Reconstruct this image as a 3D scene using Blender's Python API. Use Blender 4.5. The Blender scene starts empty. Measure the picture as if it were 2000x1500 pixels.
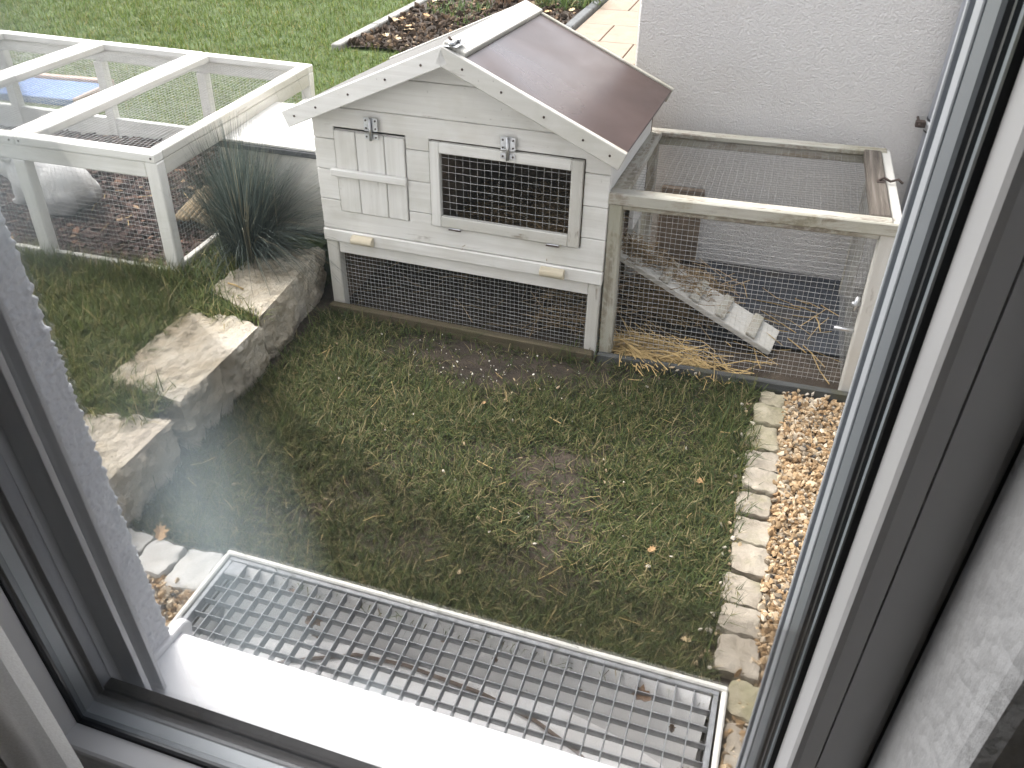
import bpy, bmesh, math, random
import numpy as np
from mathutils import Matrix, Vector, Euler, noise

random.seed(7); RNG = np.random.default_rng(11)
SC = bpy.context.scene
COL = SC.collection

# ------------------------------------------------------------------ camera
CAM_H = 1.3307
def cam_axes(yaw, pit, rol):
    cy, sy, cp, sp, cr, sr = math.cos(yaw), math.sin(yaw), math.cos(pit), math.sin(pit), math.cos(rol), math.sin(rol)
    B = Matrix(((1, 0, 0), (0, 0, -1), (0, 1, 0)))
    Rz = Matrix(((cy, sy, 0), (-sy, cy, 0), (0, 0, 1)))
    Rx = Matrix(((1, 0, 0), (0, cp, -sp), (0, sp, cp)))
    Rr = Matrix(((cr, -sr, 0), (sr, cr, 0), (0, 0, 1)))
    return Rr @ Rx @ B @ Rz
_R = cam_axes(math.radians(18.458), math.radians(36.356), math.radians(-0.118))
cd = bpy.data.cameras.new('camera'); cam = bpy.data.objects.new('camera', cd); COL.objects.link(cam)
cd.sensor_width = 36; cd.lens = 1607 / 2000 * 36
cd.clip_start = 0.02; cd.clip_end = 300
cd.dof.use_dof = True; cd.dof.focus_distance = 1.9; cd.dof.aperture_fstop = 40
right, down, fwd = _R[0], _R[1], _R[2]
m3 = Matrix((right, -down, -fwd)).transposed()
cam.matrix_world = Matrix.Translation((0, 0, CAM_H)) @ m3.to_4x4()
SC.camera = cam

# ------------------------------------------------------------------ sky, sun, exposure
SUN_EL, SUN_AZ = math.radians(52), math.radians(-62)      # azimuth from +Y towards +X
w = bpy.data.worlds.new('World'); SC.world = w; w.use_nodes = True
nt = w.node_tree; bg = nt.nodes['Background']
sky = nt.nodes.new('ShaderNodeTexSky'); sky.sky_type = 'NISHITA'; sky.sun_disc = False
sky.sun_elevation = SUN_EL; sky.sun_rotation = SUN_AZ; sky.dust_density = 4.0; sky.air_density = 1.0
hs = nt.nodes.new('ShaderNodeHueSaturation'); hs.inputs['Saturation'].default_value = 0.38
nt.links.new(sky.outputs[0], hs.inputs['Color']); nt.links.new(hs.outputs[0], bg.inputs['Color'])
bg.inputs['Strength'].default_value = 0.15
sl = bpy.data.lights.new('sun', 'SUN'); sl.energy = 0.7; sl.angle = math.radians(70); sl.color = (1, 0.97, 0.93)
so = bpy.data.objects.new('sun', sl); COL.objects.link(so)
sdir = Vector((math.sin(SUN_AZ) * math.cos(SUN_EL), math.cos(SUN_AZ) * math.cos(SUN_EL), math.sin(SUN_EL)))
so.rotation_euler = sdir.to_track_quat('Z', 'Y').to_euler(); so.location = sdir * 20
vs = SC.view_settings; vs.view_transform = 'Standard'; vs.look = 'None'; vs.gamma = 1; vs.use_curve_mapping = False
vs.exposure = 2.1
SC.cycles.max_bounces = 5; SC.cycles.diffuse_bounces = 4; SC.cycles.glossy_bounces = 2; SC.cycles.transmission_bounces = 3; SC.cycles.transparent_max_bounces = 8; SC.cycles.use_denoising = True
SC.cycles.caustics_reflective = False; SC.cycles.caustics_refractive = False

# ------------------------------------------------------------------ material helper
class N:
    def __init__(s, name):
        s.m = bpy.data.materials.new(name); s.m.use_nodes = True; s.t = s.m.node_tree
        s.b = s.t.nodes['Principled BSDF']; s.out = s.t.nodes['Material Output']
    def n(s, kind, **kw):
        x = s.t.nodes.new(kind)
        for k, v in kw.items(): setattr(x, k, v)
        return x
    def l(s, a, b): s.t.links.new(a, b)
    def co(s, scale=(1, 1, 1), what='Object', rnd=False):
        tc = s.n('ShaderNodeTexCoord'); mp = s.n('ShaderNodeMapping'); mp.inputs['Scale'].default_value = scale
        s.l(tc.outputs[what], mp.inputs['Vector'])
        if rnd:
            oi = s.n('ShaderNodeObjectInfo'); ma = s.n('ShaderNodeMath', operation='MULTIPLY'); ma.inputs[1].default_value = 37.0
            s.l(oi.outputs['Random'], ma.inputs[0]); s.l(ma.outputs[0], mp.inputs['Location'])
        return mp.outputs[0]
    def noise(s, vec, scale, detail=4, rough=0.55, dist=0):
        x = s.n('ShaderNodeTexNoise'); x.inputs['Scale'].default_value = scale; x.inputs['Detail'].default_value = detail
        x.inputs['Roughness'].default_value = rough; x.inputs['Distortion'].default_value = dist
        s.l(vec, x.inputs['Vector']); return x.outputs['Fac']
    def vor(s, vec, scale, feat='F1', out='Distance'):
        x = s.n('ShaderNodeTexVoronoi', feature=feat); x.inputs['Scale'].default_value = scale; s.l(vec, x.inputs['Vector']); return x.outputs[out]
    def ramp(s, fac, stops):
        x = s.n('ShaderNodeValToRGB'); e = x.color_ramp.elements
        while len(e) < len(stops): e.new(0.5)
        for i, (p, c) in enumerate(stops):
            e[i].position = p; e[i].color = (*c, 1) if len(c) == 3 else c
        s.l(fac, x.inputs['Fac']); return x.outputs['Color']
    def step(s, fac, a, b): return s.ramp(fac, [(a, (0, 0, 0)), (b, (1, 1, 1))])
    def mixc(s, fac, a, b, mode='MIX'):
        x = s.n('ShaderNodeMix', data_type='RGBA', blend_type=mode)
        for sock, v in ((x.inputs[0], fac), (x.inputs[6], a), (x.inputs[7], b)):
            if isinstance(v, (int, float)): sock.default_value = v
            elif isinstance(v, tuple): sock.default_value = (*v, 1)
            else: s.l(v, sock)
        return x.outputs[2]
    def math(s, op, a, b=None):
        x = s.n('ShaderNodeMath', operation=op)
        for i, v in enumerate((a, b)):
            if v is None: continue
            if isinstance(v, (int, float)): x.inputs[i].default_value = v
            else: s.l(v, x.inputs[i])
        return x.outputs[0]
    def bump(s, h, strength=0.4, dist=0.003, prev=None):
        x = s.n('ShaderNodeBump'); x.inputs['Strength'].default_value = strength; x.inputs['Distance'].default_value = dist
        s.l(h, x.inputs['Height'])
        if prev: s.l(prev, x.inputs['Normal'])
        return x.outputs[0]
    def done(s, color=None, rough=0.6, normal=None, metal=0, spec=None):
        b = s.b
        if color is not None:
            if isinstance(color, tuple): b.inputs['Base Color'].default_value = (*color, 1)
            else: s.l(color, b.inputs['Base Color'])
        if isinstance(rough, (int, float)): b.inputs['Roughness'].default_value = rough
        else: s.l(rough, b.inputs['Roughness'])
        b.inputs['Metallic'].default_value = metal
        if spec is not None: b.inputs['Specular IOR Level'].default_value = spec
        if normal is not None: s.l(normal, b.inputs['Normal'])
        return s.m

MAT = {}
def white_wood(key, axis, wear):
    """painted softwood; axis = grain direction; wear 0..1 lets grey wood and algae through"""
    n = N(key); lo, hi = 3.0, 70.0
    sc = [hi] * 3; sc['xyz'.index(axis)] = lo
    v = n.co(tuple(sc), rnd=True); g = n.noise(v, 1.0, 6, 0.62, 0.4)
    iso = n.co((1, 1, 1), rnd=True)
    sc2 = [26.0] * 3; sc2['xyz'.index(axis)] = 5.0
    v2 = n.co(tuple(sc2), rnd=True)
    blot = n.noise(iso, 7.0, 5, 0.6); fine = n.noise(iso, 60, 3, 0.6); st = n.noise(v2, 1.0, 5, 0.65, 0.3)
    paint = n.ramp(g, [(0.25, (0.60, 0.585, 0.545)), (0.6, (0.71, 0.70, 0.665)), (0.8, (0.74, 0.735, 0.705))])
    if wear > 0.3: paint = n.mixc(min(0.85, wear * 1.05), paint, (0.335, 0.32, 0.265))
    paint = n.mixc(n.math('MULTIPLY', n.step(blot, 0.5, 0.78), 0.28 + 0.3 * wear), paint, (0.46, 0.42, 0.34))
    wood = n.ramp(g, [(0.3, (0.14, 0.115, 0.085)), (0.55, (0.27, 0.235, 0.19)), (0.75, (0.36, 0.33, 0.28))])
    t = 0.735 - 0.27 * wear
    bare = n.math('MULTIPLY', n.step(st, t - 0.03, t + 0.06), n.step(fine, 0.34, 0.55))
    c = n.mixc(n.math('MULTIPLY', bare, min(1.0, 0.75 + wear * 0.3)), paint, wood)
    alg = n.math('MULTIPLY', n.step(n.noise(iso, 4.5, 5, 0.6), 0.55 - 0.12 * wear, 0.75), 0.12 + 0.55 * wear)
    c = n.mixc(alg, c, (0.23, 0.225, 0.135))
    sp = n.step(n.noise(iso, 130, 2, 0.5), 0.745, 0.79)
    c = n.mixc(n.math('MULTIPLY', sp, 0.7), c, (0.09, 0.075, 0.06))
    kn = n.math('MULTIPLY', n.math('SUBTRACT', 1.0, n.step(n.vor(v2, 0.32), 0.07, 0.13)), 0.45)
    c = n.mixc(kn, c, (0.33, 0.25, 0.17))
    nm = n.bump(g, 0.25 + 0.35 * wear, 0.0025)
    MAT[key] = n.done(c, 0.55 + 0.2 * wear, nm)
for ax in 'xyz':
    white_wood('paint_' + ax, ax, 0.18)
    white_wood('worn_' + ax, ax, 0.42)
    white_wood('old_' + ax, ax, 0.8)

def bare_wood(key, axis, a, b, c_, moss=0.0):
    n = N(key); sc = [80.0] * 3; sc['xyz'.index(axis)] = 3.0
    g = n.noise(n.co(tuple(sc), rnd=True), 1.0, 7, 0.68, 0.5)
    c = n.ramp(g, [(0.3, a), (0.52, b), (0.75, c_)])
    if moss:
        mo = n.step(n.noise(n.co(rnd=True), 9, 5, 0.65), 0.5 - 0.15 * moss, 0.66)
        c = n.mixc(n.math('MULTIPLY', mo, 0.75), c, (0.075, 0.07, 0.03))
    MAT[key] = n.done(c, 0.85, n.bump(g, 0.7, 0.003))
for ax in 'xyz':
    bare_wood('base_' + ax, ax, (0.045, 0.033, 0.02), (0.10, 0.078, 0.045), (0.17, 0.135, 0.08), 0.5)
bare_wood('brown_y', 'y', (0.035, 0.028, 0.022), (0.10, 0.083, 0.066), (0.22, 0.195, 0.165))
bare_wood('grey_x', 'x', (0.03, 0.03, 0.03), (0.075, 0.078, 0.075), (0.14, 0.14, 0.13), 0.3)
bare_wood('dowel_x', 'x', (0.40, 0.34, 0.24), (0.54, 0.48, 0.36), (0.62, 0.57, 0.46))
bare_wood('stick_y', 'y', (0.14, 0.095, 0.055), (0.28, 0.21, 0.12), (0.46, 0.37, 0.23))

def simple(key, col, rough=0.5, metal=0, var=0.15, scale=20, bump=0.0, bdist=0.002, spec=None):
    n = N(key); v = n.co(rnd=True); f = n.noise(v, scale, 5, 0.6)
    lo = tuple(c * (1 - var) for c in col); hi = tuple(min(1, c * (1 + var)) for c in col)
    c = n.ramp(f, [(0.3, lo), (0.7, hi)])
    MAT[key] = n.done(c, rough, n.bump(f, bump, bdist) if bump else None, metal, spec)
simple('zinc', (0.55, 0.56, 0.57), 0.38, 0.85, 0.25, 60)
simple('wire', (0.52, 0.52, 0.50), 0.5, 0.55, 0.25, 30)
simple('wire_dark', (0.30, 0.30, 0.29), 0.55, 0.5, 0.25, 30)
simple('galv', (0.23, 0.24, 0.25), 0.6, 0.15, 0.3, 70, 0.15)
simple('rust', (0.075, 0.055, 0.045), 0.7, 0.4, 0.4, 90)
simple('black_rubber', (0.008, 0.010, 0.013), 0.45, 0, 0.2)
simple('spacer', (0.20, 0.225, 0.245), 0.38, 0.25, 0.05)
simple('pvc_white', (0.72, 0.725, 0.74), 0.30, 0, 0.03, 6, 0.03)
simple('pvc_ext', (0.36, 0.375, 0.40), 0.35, 0, 0.05, 8)
simple('brown_ext', (0.020, 0.018, 0.017), 0.6, 0, 0.05, 8, 0, 0, 0.2)
simple('rail_shaded', (0.30, 0.32, 0.345), 0.4, 0.1, 0.05, 10)  # darker copy of the white rail material, shade painted into its colour
simple('shade_slate', (0.10, 0.112, 0.125), 0.42, 0, 0.05, 8)  # darkness of the unlit rail side, given as colour
simple('rail_alu', (0.58, 0.59, 0.61), 0.38, 0.1, 0.05, 10)
simple('sill_alu', (0.82, 0.825, 0.84), 0.33, 0.0, 0.02, 5, 0.02)
simple('felt', (0.115, 0.112, 0.105), 0.95, 0, 0.5, 240, 0.6, 0.002)
simple('edging_felt', (0.085, 0.088, 0.092), 0.9, 0, 0.3, 160, 0.4)
simple('inside_wood', (0.17, 0.13, 0.095), 0.85, 0, 0.35, 14)
simple('pipe', (0.40, 0.42, 0.47), 0.42, 0.0, 0.05, 6)
simple('room_paint', (0.88, 0.865, 0.84), 0.9, 0, 0.04, 3)
simple('room_floor', (0.48, 0.38, 0.28), 0.6, 0, 0.2, 4)
n = N('curtain'); f = n.noise(n.co(), 400, 2, 0.5); c = n.ramp(f, [(0.3, (0.70, 0.685, 0.66)), (0.7, (0.80, 0.79, 0.77))])
n.done(c, 0.95); tl = n.n('ShaderNodeBsdfTranslucent'); n.l(c, tl.inputs['Color']); mx = n.n('ShaderNodeMixShader'); mx.inputs[0].default_value = 0.72
n.l(n.b.outputs[0], mx.inputs[1]); n.l(tl.outputs[0], mx.inputs[2]); n.l(mx.outputs[0], n.out.inputs[0]); MAT['curtain'] = n.m
simple('straw', (0.44, 0.31, 0.13), 0.7, 0, 0.45, 9)
simple('straw_dull', (0.24, 0.17, 0.09), 0.8, 0, 0.5, 12)
simple('leaf_dead', (0.13, 0.075, 0.04), 0.8, 0, 0.5, 60, 0.4)
simple('leaf_tan', (0.42, 0.26, 0.12), 0.75, 0, 0.35, 40, 0.4)
simple('leaf_pale', (0.50, 0.38, 0.22), 0.75, 0, 0.35, 40, 0.4)
simple('blue_plastic', (0.12, 0.185, 0.34), 0.85, 0, 0.1, 4, 0, 0, 0.1)
simple('pink_wood', (0.36, 0.25, 0.20), 0.8, 0, 0.2, 30, 0.3)
simple('concrete', (0.24, 0.235, 0.215), 0.95, 0, 0.3, 35, 0.5, 0.004)
simple('concrete_dark', (0.11, 0.115, 0.115), 0.95, 0, 0.3, 35, 0.5, 0.004)
simple('cable', (0.16, 0.115, 0.085), 0.6, 0, 0.2)
simple('paper_bit', (0.65, 0.60, 0.50), 0.8, 0, 0.3, 50)
simple('dry_stem', (0.23, 0.15, 0.095), 0.85, 0, 0.4, 30)

n = N('brown_panel'); v = n.co(); f = n.noise(v, 5, 5, 0.6); f2 = n.noise(v, 2.2, 4, 0.55, 0.5)
c = n.ramp(f, [(0.3, (0.050, 0.031, 0.027)), (0.7, (0.074, 0.047, 0.041))])
spk = n.step(n.noise(v, 150, 2, 0.5), 0.755, 0.80)
c = n.mixc(n.math('MULTIPLY', spk, 0.5), c, (0.25, 0.22, 0.18))
MAT['brown_panel'] = n.done(c, n.ramp(f2, [(0.38, (0.27,) * 3), (0.62, (0.52,) * 3)]), n.bump(f, 0.06, 0.004))

def plaster(key, col, s1, strength, dist, stain=0.2):
    n = N(key); v = n.co()
    d = n.vor(v, s1); h = n.math('ADD', n.math('MULTIPLY', d, -1.0), n.math('ADD', n.math('MULTIPLY', n.noise(v, s1 * 2.2, 3, 0.6), 0.8), n.math('MULTIPLY', n.vor(v, s1 * 0.55), -0.7)))
    lo = n.noise(v, 2.2, 5, 0.6)
    c = n.ramp(n.noise(v, s1 * 0.8, 3, 0.6), [(0.3, tuple(x * 0.9 for x in col)), (0.7, col)])
    c = n.mixc(n.math('MULTIPLY', n.step(lo, 0.5, 0.8), stain), c, tuple(x * y for x, y in zip(col, (0.72, 0.66, 0.58))))
    pit = n.step(n.noise(v, s1 * 0.45, 2, 0.5), 0.74, 0.78)
    c = n.mixc(n.math('MULTIPLY', pit, 0.45), c, tuple(x * 0.45 for x in col))
    MAT[key] = n.done(c, 0.92, n.bump(h, strength, dist))
plaster('plaster_wall', (0.68, 0.66, 0.635), 230, 0.6, 0.0042, 0.35)
plaster('plaster_white', (0.72, 0.73, 0.76), 190, 0.35, 0.003, 0.1)
plaster('plaster_in', (0.66, 0.67, 0.69), 95, 0.30, 0.003, 0.05)

n = N('soil'); v = n.co(); f = n.noise(v, 14, 8, 0.7); f2 = n.noise(v, 90, 5, 0.7)
c = n.ramp(f, [(0.3, (0.030, 0.022, 0.015)), (0.55, (0.062, 0.046, 0.032)), (0.75, (0.098, 0.076, 0.053))])
c = n.mixc(n.math('MULTIPLY', n.step(f2, 0.6, 0.78), 0.35), c, (0.16, 0.13, 0.09))
MAT['soil'] = n.done(c, 0.95, n.bump(n.math('ADD', f, f2), 0.8, 0.012))
n = N('soil_black'); v = n.co(); f = n.noise(v, 22, 8, 0.72)
c = n.ramp(f, [(0.3, (0.022, 0.016, 0.012)), (0.55, (0.058, 0.043, 0.031)), (0.75, (0.15, 0.115, 0.08))])
MAT['soil_black'] = n.done(c, 0.95, n.bump(f, 0.9, 0.015))
n = N('turf'); v = n.co(); f = n.noise(v, 9, 8, 0.7); f2 = n.noise(v, 1.3, 4, 0.6)
c = n.ramp(f, [(0.3, (0.040, 0.062, 0.018)), (0.6, (0.075, 0.118, 0.030)), (0.8, (0.125, 0.165, 0.050))])
c = n.mixc(n.math('MULTIPLY', n.step(f2, 0.45, 0.7), 0.4), c, (0.11, 0.125, 0.035))
MAT['turf'] = n.done(c, 0.95, n.bump(f, 1.0, 0.03))
n = N('mat'); v = n.co(); f = n.noise(v, 30, 6, 0.7); f2 = n.noise(v, 6, 5, 0.65)
c = n.ramp(f, [(0.3, (0.013, 0.016, 0.021)), (0.7, (0.036, 0.042, 0.053))])
c = n.mixc(n.math('MULTIPLY', n.step(f2, 0.5, 0.68), 0.7), c, (0.052, 0.042, 0.032))
MAT['mat'] = n.done(c, 0.6, n.bump(f, 0.4, 0.004))
n = N('limestone'); v = n.co(rnd=True); f = n.noise(v, 6, 8, 0.68); f2 = n.noise(v, 45, 5, 0.7); f3 = n.vor(v, 38)
c = n.ramp(f, [(0.30, (0.36, 0.295, 0.20)), (0.46, (0.54, 0.475, 0.365)), (0.68, (0.66, 0.61, 0.515))])
c = n.mixc(n.math('MULTIPLY', n.step(f2, 0.56, 0.72), 0.42), c, (0.24, 0.20, 0.135))
c = n.mixc(n.math('MULTIPLY', n.step(n.noise(v, 3.0, 5, 0.6), 0.55, 0.7), 0.4), c, (0.50, 0.38, 0.27))
geo = n.n('ShaderNodeNewGeometry')
nb = n.bump(n.math('ADD', n.math('ADD', f2, n.noise(v, 110, 4, 0.7)), n.math('MULTIPLY', f3, -0.8)), 1.0, 0.014)
MAT['limestone'] = n.done(c, 0.92, nb)
def slabstone(key, a, b, moss):
    n = N(key); v = n.co(rnd=True); f = n.noise(v, 16, 7, 0.65); f2 = n.noise(v, 90, 4, 0.7)
    c = n.ramp(f, [(0.3, a), (0.7, b)])
    c = n.mixc(n.math('MULTIPLY', n.step(f2, 0.58, 0.75), 0.4), c, tuple(x * 0.45 for x in a))
    mo = n.step(n.noise(v, 10, 5, 0.65), 0.60 - 0.2 * moss, 0.74)
    c = n.mixc(n.math('MULTIPLY', mo, 0.35 + 0.4 * moss), c, (0.17, 0.165, 0.065))
    MAT[key] = n.done(c, 0.9, n.bump(n.math('ADD', f, f2), 0.55, 0.006))
slabstone('edge_stone', (0.25, 0.215, 0.165), (0.385, 0.345, 0.28), 0.3)
slabstone('edge_stone_moss', (0.25, 0.22, 0.15), (0.38, 0.34, 0.255), 0.9)
slabstone('white_slab', (0.40, 0.385, 0.355), (0.56, 0.55, 0.52), 0.0)
slabstone('terrace_tile', (0.23, 0.175, 0.13), (0.29, 0.228, 0.175), 0.0)
n = N('shaft_plastic'); v = n.co(); f = n.noise(v, 5, 6, 0.65); f2 = n.noise(v, 1.6, 4, 0.6, 1.0)
c = n.ramp(f, [(0.35, (0.80, 0.79, 0.77)), (0.6, (0.90, 0.90, 0.89))])
c = n.mixc(n.math('MULTIPLY', n.step(f2, 0.55, 0.70), 0.35), c, (0.42, 0.36, 0.30))
c = n.mixc(n.math('MULTIPLY', n.step(n.noise(v, 70, 3, 0.6), 0.69, 0.75), 0.8), c, (0.09, 0.07, 0.055))
MAT['shaft_plastic'] = n.done(c, 0.6)
simple('rim_plastic', (0.66, 0.65, 0.60), 0.55, 0, 0.1, 30)

def vcol(key, rough=0.7, trans=0.0, spec=0.3):
    n = N(key); a = n.n('ShaderNodeAttribute'); a.attribute_name = 'Col'
    n.l(a.outputs['Color'], n.b.inputs['Base Color']); n.b.inputs['Roughness'].default_value = rough
    n.b.inputs['Specular IOR Level'].default_value = spec
    if trans:
        tr = n.n('ShaderNodeBsdfTranslucent'); n.l(a.outputs['Color'], tr.inputs['Color'])
        mx = n.n('ShaderNodeMixShader'); mx.inputs[0].default_value = trans
        n.l(n.b.outputs[0], mx.inputs[1]); n.l(tr.outputs[0], mx.inputs[2]); n.l(mx.outputs[0], n.out.inputs[0])
    MAT[key] = n.m
vcol('blade', 0.6, 0.3, 0.25); vcol('chips', 0.9, 0, 0.15); vcol('pebble', 0.85, 0, 0.2)

n = N('fur'); v = n.co(); f = n.noise(v, 9, 5, 0.6); f2 = n.noise(n.co((60, 260, 260)), 1, 4, 0.7)
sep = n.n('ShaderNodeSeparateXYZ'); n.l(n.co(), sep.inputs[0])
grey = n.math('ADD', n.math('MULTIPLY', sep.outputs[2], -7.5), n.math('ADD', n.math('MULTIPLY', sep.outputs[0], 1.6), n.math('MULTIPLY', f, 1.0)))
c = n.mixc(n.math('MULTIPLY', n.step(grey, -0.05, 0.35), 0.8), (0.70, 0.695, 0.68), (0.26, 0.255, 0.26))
ear = n.math('MULTIPLY', n.step(sep.outputs[2], 0.168, 0.185), n.step(n.math('MULTIPLY', sep.outputs[0], -1.0), 0.08, 0.11)); c = n.mixc(ear, c, (0.16, 0.155, 0.16))
c = n.mixc(n.math('MULTIPLY', n.step(f2, 0.5, 0.7), 0.18), c, (0.45, 0.44, 0.43))
MAT['fur'] = n.done(c, 0.95, n.bump(f2, 0.5, 0.004), 0, 0.1)

# window pane: clear, faintly reflecting, with room reflections painted in as a smeared, hazy veil
n = N('pane'); v = n.co(); 
tr = n.n('ShaderNodeBsdfTransparent'); gl = n.n('ShaderNodeBsdfGlossy'); gl.inputs['Roughness'].default_value = 0.02
fr = n.n('ShaderNodeFresnel'); fr.inputs['IOR'].default_value = 1.3
m1 = n.n('ShaderNodeMixShader'); n.l(n.math('MULTIPLY', fr.outputs[0], 0.55), m1.inputs[0]); n.l(tr.outputs[0], m1.inputs[1]); n.l(gl.outputs[0], m1.inputs[2])
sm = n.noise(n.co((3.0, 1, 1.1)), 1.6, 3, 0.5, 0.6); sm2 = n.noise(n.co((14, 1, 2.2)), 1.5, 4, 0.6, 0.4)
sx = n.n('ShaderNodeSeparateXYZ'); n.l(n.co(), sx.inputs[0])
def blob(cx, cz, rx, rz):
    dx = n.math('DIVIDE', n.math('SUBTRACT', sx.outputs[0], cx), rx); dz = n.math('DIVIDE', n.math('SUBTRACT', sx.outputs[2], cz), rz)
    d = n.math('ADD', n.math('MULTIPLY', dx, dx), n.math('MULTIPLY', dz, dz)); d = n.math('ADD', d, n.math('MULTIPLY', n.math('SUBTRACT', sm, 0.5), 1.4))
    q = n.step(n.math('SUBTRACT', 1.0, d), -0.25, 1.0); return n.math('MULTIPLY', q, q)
haze = n.math('ADD', n.math('MULTIPLY', blob(-0.40, 0.80, 0.12, 0.26), 0.095), n.math('MULTIPLY', blob(-0.50, 1.16, 0.20, 0.13), 0.055))
haze = n.math('ADD', haze, n.math('MULTIPLY', blob(-0.26, 0.60, 0.07, 0.10), 0.075))
haze = n.math('MULTIPLY', haze, n.math('ADD', 0.55, n.math('MULTIPLY', sm2, 0.9)))
haze = n.math('ADD', haze, 0.003)
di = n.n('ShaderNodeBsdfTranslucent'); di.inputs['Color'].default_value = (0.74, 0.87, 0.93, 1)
m2 = n.n('ShaderNodeMixShader'); n.l(haze, m2.inputs[0]); n.l(m1.outputs[0], m2.inputs[1]); n.l(di.outputs[0], m2.inputs[2]); n.l(m2.outputs[0], n.out.inputs[0])
MAT['pane'] = n.m

# ------------------------------------------------------------------ geometry helpers
def tag(o, label=None, cat=None, group=None, kind=None):
    if label: o['label'] = label
    if cat: o['category'] = cat
    if group: o['group'] = group
    if kind: o['kind'] = kind
    return o
def empty(name, loc=(0, 0, 0), rot=(0, 0, 0)):
    o = bpy.data.objects.new(name, None); COL.objects.link(o); o.location = loc; o.rotation_euler = rot; o.empty_display_size = 0.05
    return o
def link(name, me, mat, parent=None, smooth=False):
    o = bpy.data.objects.new(name, me); COL.objects.link(o)
    if mat: me.materials.append(MAT[mat])
    if smooth: me.shade_smooth()
    if parent: o.parent = parent
    return o
def mesh(name, V, F, mat, parent=None, smooth=False):
    me = bpy.data.meshes.new(name); me.from_pydata([tuple(v) for v in V], [], F); me.update()
    return link(name, me, mat, parent, smooth)
def cbox(x0, x1, y0, y1, z0, z1, b=0.003):
    """chamfered box: verts, faces"""
    b = min(b, (x1 - x0) * .45, (y1 - y0) * .45, (z1 - z0) * .45)
    V = []; idx = {}
    lo = (x0, y0, z0); hi = (x1, y1, z1)
    for sx in (0, 1):
        for sy in (0, 1):
            for sz in (0, 1):
                s = (sx, sy, sz)
                for a in range(3):       # vertex lying on face 'a', inset along the others
                    p = [hi[i] if s[i] else lo[i] for i in range(3)]
                    for i in range(3):
                        if i != a: p[i] += -b if s[i] else b
                    idx[(s, a)] = len(V); V.append(p)
    F = []
    for a in range(3):
        o = [i for i in range(3) if i != a]
        for sa in (0, 1):
            q = []
            for (u, w_) in ((0, 0), (1, 0), (1, 1), (0, 1)):
                s = [0, 0, 0]; s[a] = sa; s[o[0]] = u; s[o[1]] = w_; q.append(idx[(tuple(s), a)])
            F.append(q if (sa == 1) == (a != 1) else q[::-1])
    for a in range(3):                     # edges running along axis a
        o = [i for i in range(3) if i != a]
        for u in (0, 1):
            for w_ in (0, 1):
                s0 = [0, 0, 0]; s0[o[0]] = u; s0[o[1]] = w_; s1 = list(s0); s1[a] = 1
                q = [idx[(tuple(s0), o[0])], idx[(tuple(s1), o[0])], idx[(tuple(s1), o[1])], idx[(tuple(s0), o[1])]]
                F.append(q)
    for s in [(i, j, k) for i in (0, 1) for j in (0, 1) for k in (0, 1)]:
        F.append([idx[(s, 0)], idx[(s, 1)], idx[(s, 2)]])
    return V, F
def fixn(me):
    bm = bmesh.new(); bm.from_mesh(me); bmesh.ops.recalc_face_normals(bm, faces=bm.faces); bm.to_mesh(me); bm.free()
def board(name, x0, x1, y0, y1, z0, z1, mat, parent=None, b=0.003, jit=0.0):
    V, F = cbox(min(x0, x1), max(x0, x1), min(y0, y1), max(y0, y1), min(z0, z1), max(z0, z1), b)
    o = mesh(name, V, F, mat, parent); fixn(o.data)
    if jit:
        o.location = Vector((random.uniform(-jit, jit), random.uniform(-jit, jit), random.uniform(-jit, jit)))
    return o
def prism(name, pts, y0, y1, mat, parent=None, plane='xz', b=0.0):
    """extrude an outline; plane xz -> along y, xy -> along z, yz -> along x"""
    bm = bmesh.new()
    def P(a, c, t): return {'xz': (a, t, c), 'xy': (a, c, t), 'yz': (t, a, c)}[plane]
    f0 = bm.faces.new([bm.verts.new(P(a, c, y0)) for a, c in pts]); f1 = bm.faces.new([bm.verts.new(P(a, c, y1)) for a, c in pts][::-1])
    k = len(pts); v0 = list(f0.verts); v1 = list(f1.verts)[::-1]
    for i in range(k): bm.faces.new((v0[i], v0[(i + 1) % k], v1[(i + 1) % k], v1[i]))
    bmesh.ops.recalc_face_normals(bm, faces=bm.faces)
    if b: bmesh.ops.bevel(bm, geom=list(bm.edges), offset=b, segments=1, affect='EDGES', clamp_overlap=True)
    me = bpy.data.meshes.new(name); bm.to_mesh(me); bm.free()
    return link(name, me, mat, parent)
def tube_geo(path, r, k=6, cap=True):
    V = []; F = []; path = [Vector(p) for p in path]
    for i, p in enumerate(path):
        d = (path[min(i + 1, len(path) - 1)] - path[max(i - 1, 0)]).normalized()
        a = d.orthogonal().normalized() if i == 0 else (a - d * a.dot(d)).normalized()
        c = d.cross(a); rr = r[i] if isinstance(r, (list, tuple)) else r
        for j in range(k):
            t = 2 * math.pi * j / k; V.append(p + a * (rr * math.cos(t)) + c * (rr * math.sin(t)))
    for i in range(len(path) - 1):
        for j in range(k):
            F.append((i * k + j, i * k + (j + 1) % k, (i + 1) * k + (j + 1) % k, (i + 1) * k + j))
    if cap: F.append(tuple(range(k - 1, -1, -1))); F.append(tuple(range((len(path) - 1) * k, len(path) * k)))
    return V, F
def tube(name, path, r, mat, parent=None, k=8):
    V, F = tube_geo(path, r, k); o = mesh(name, V, F, mat, parent, True); fixn(o.data); return o
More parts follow.
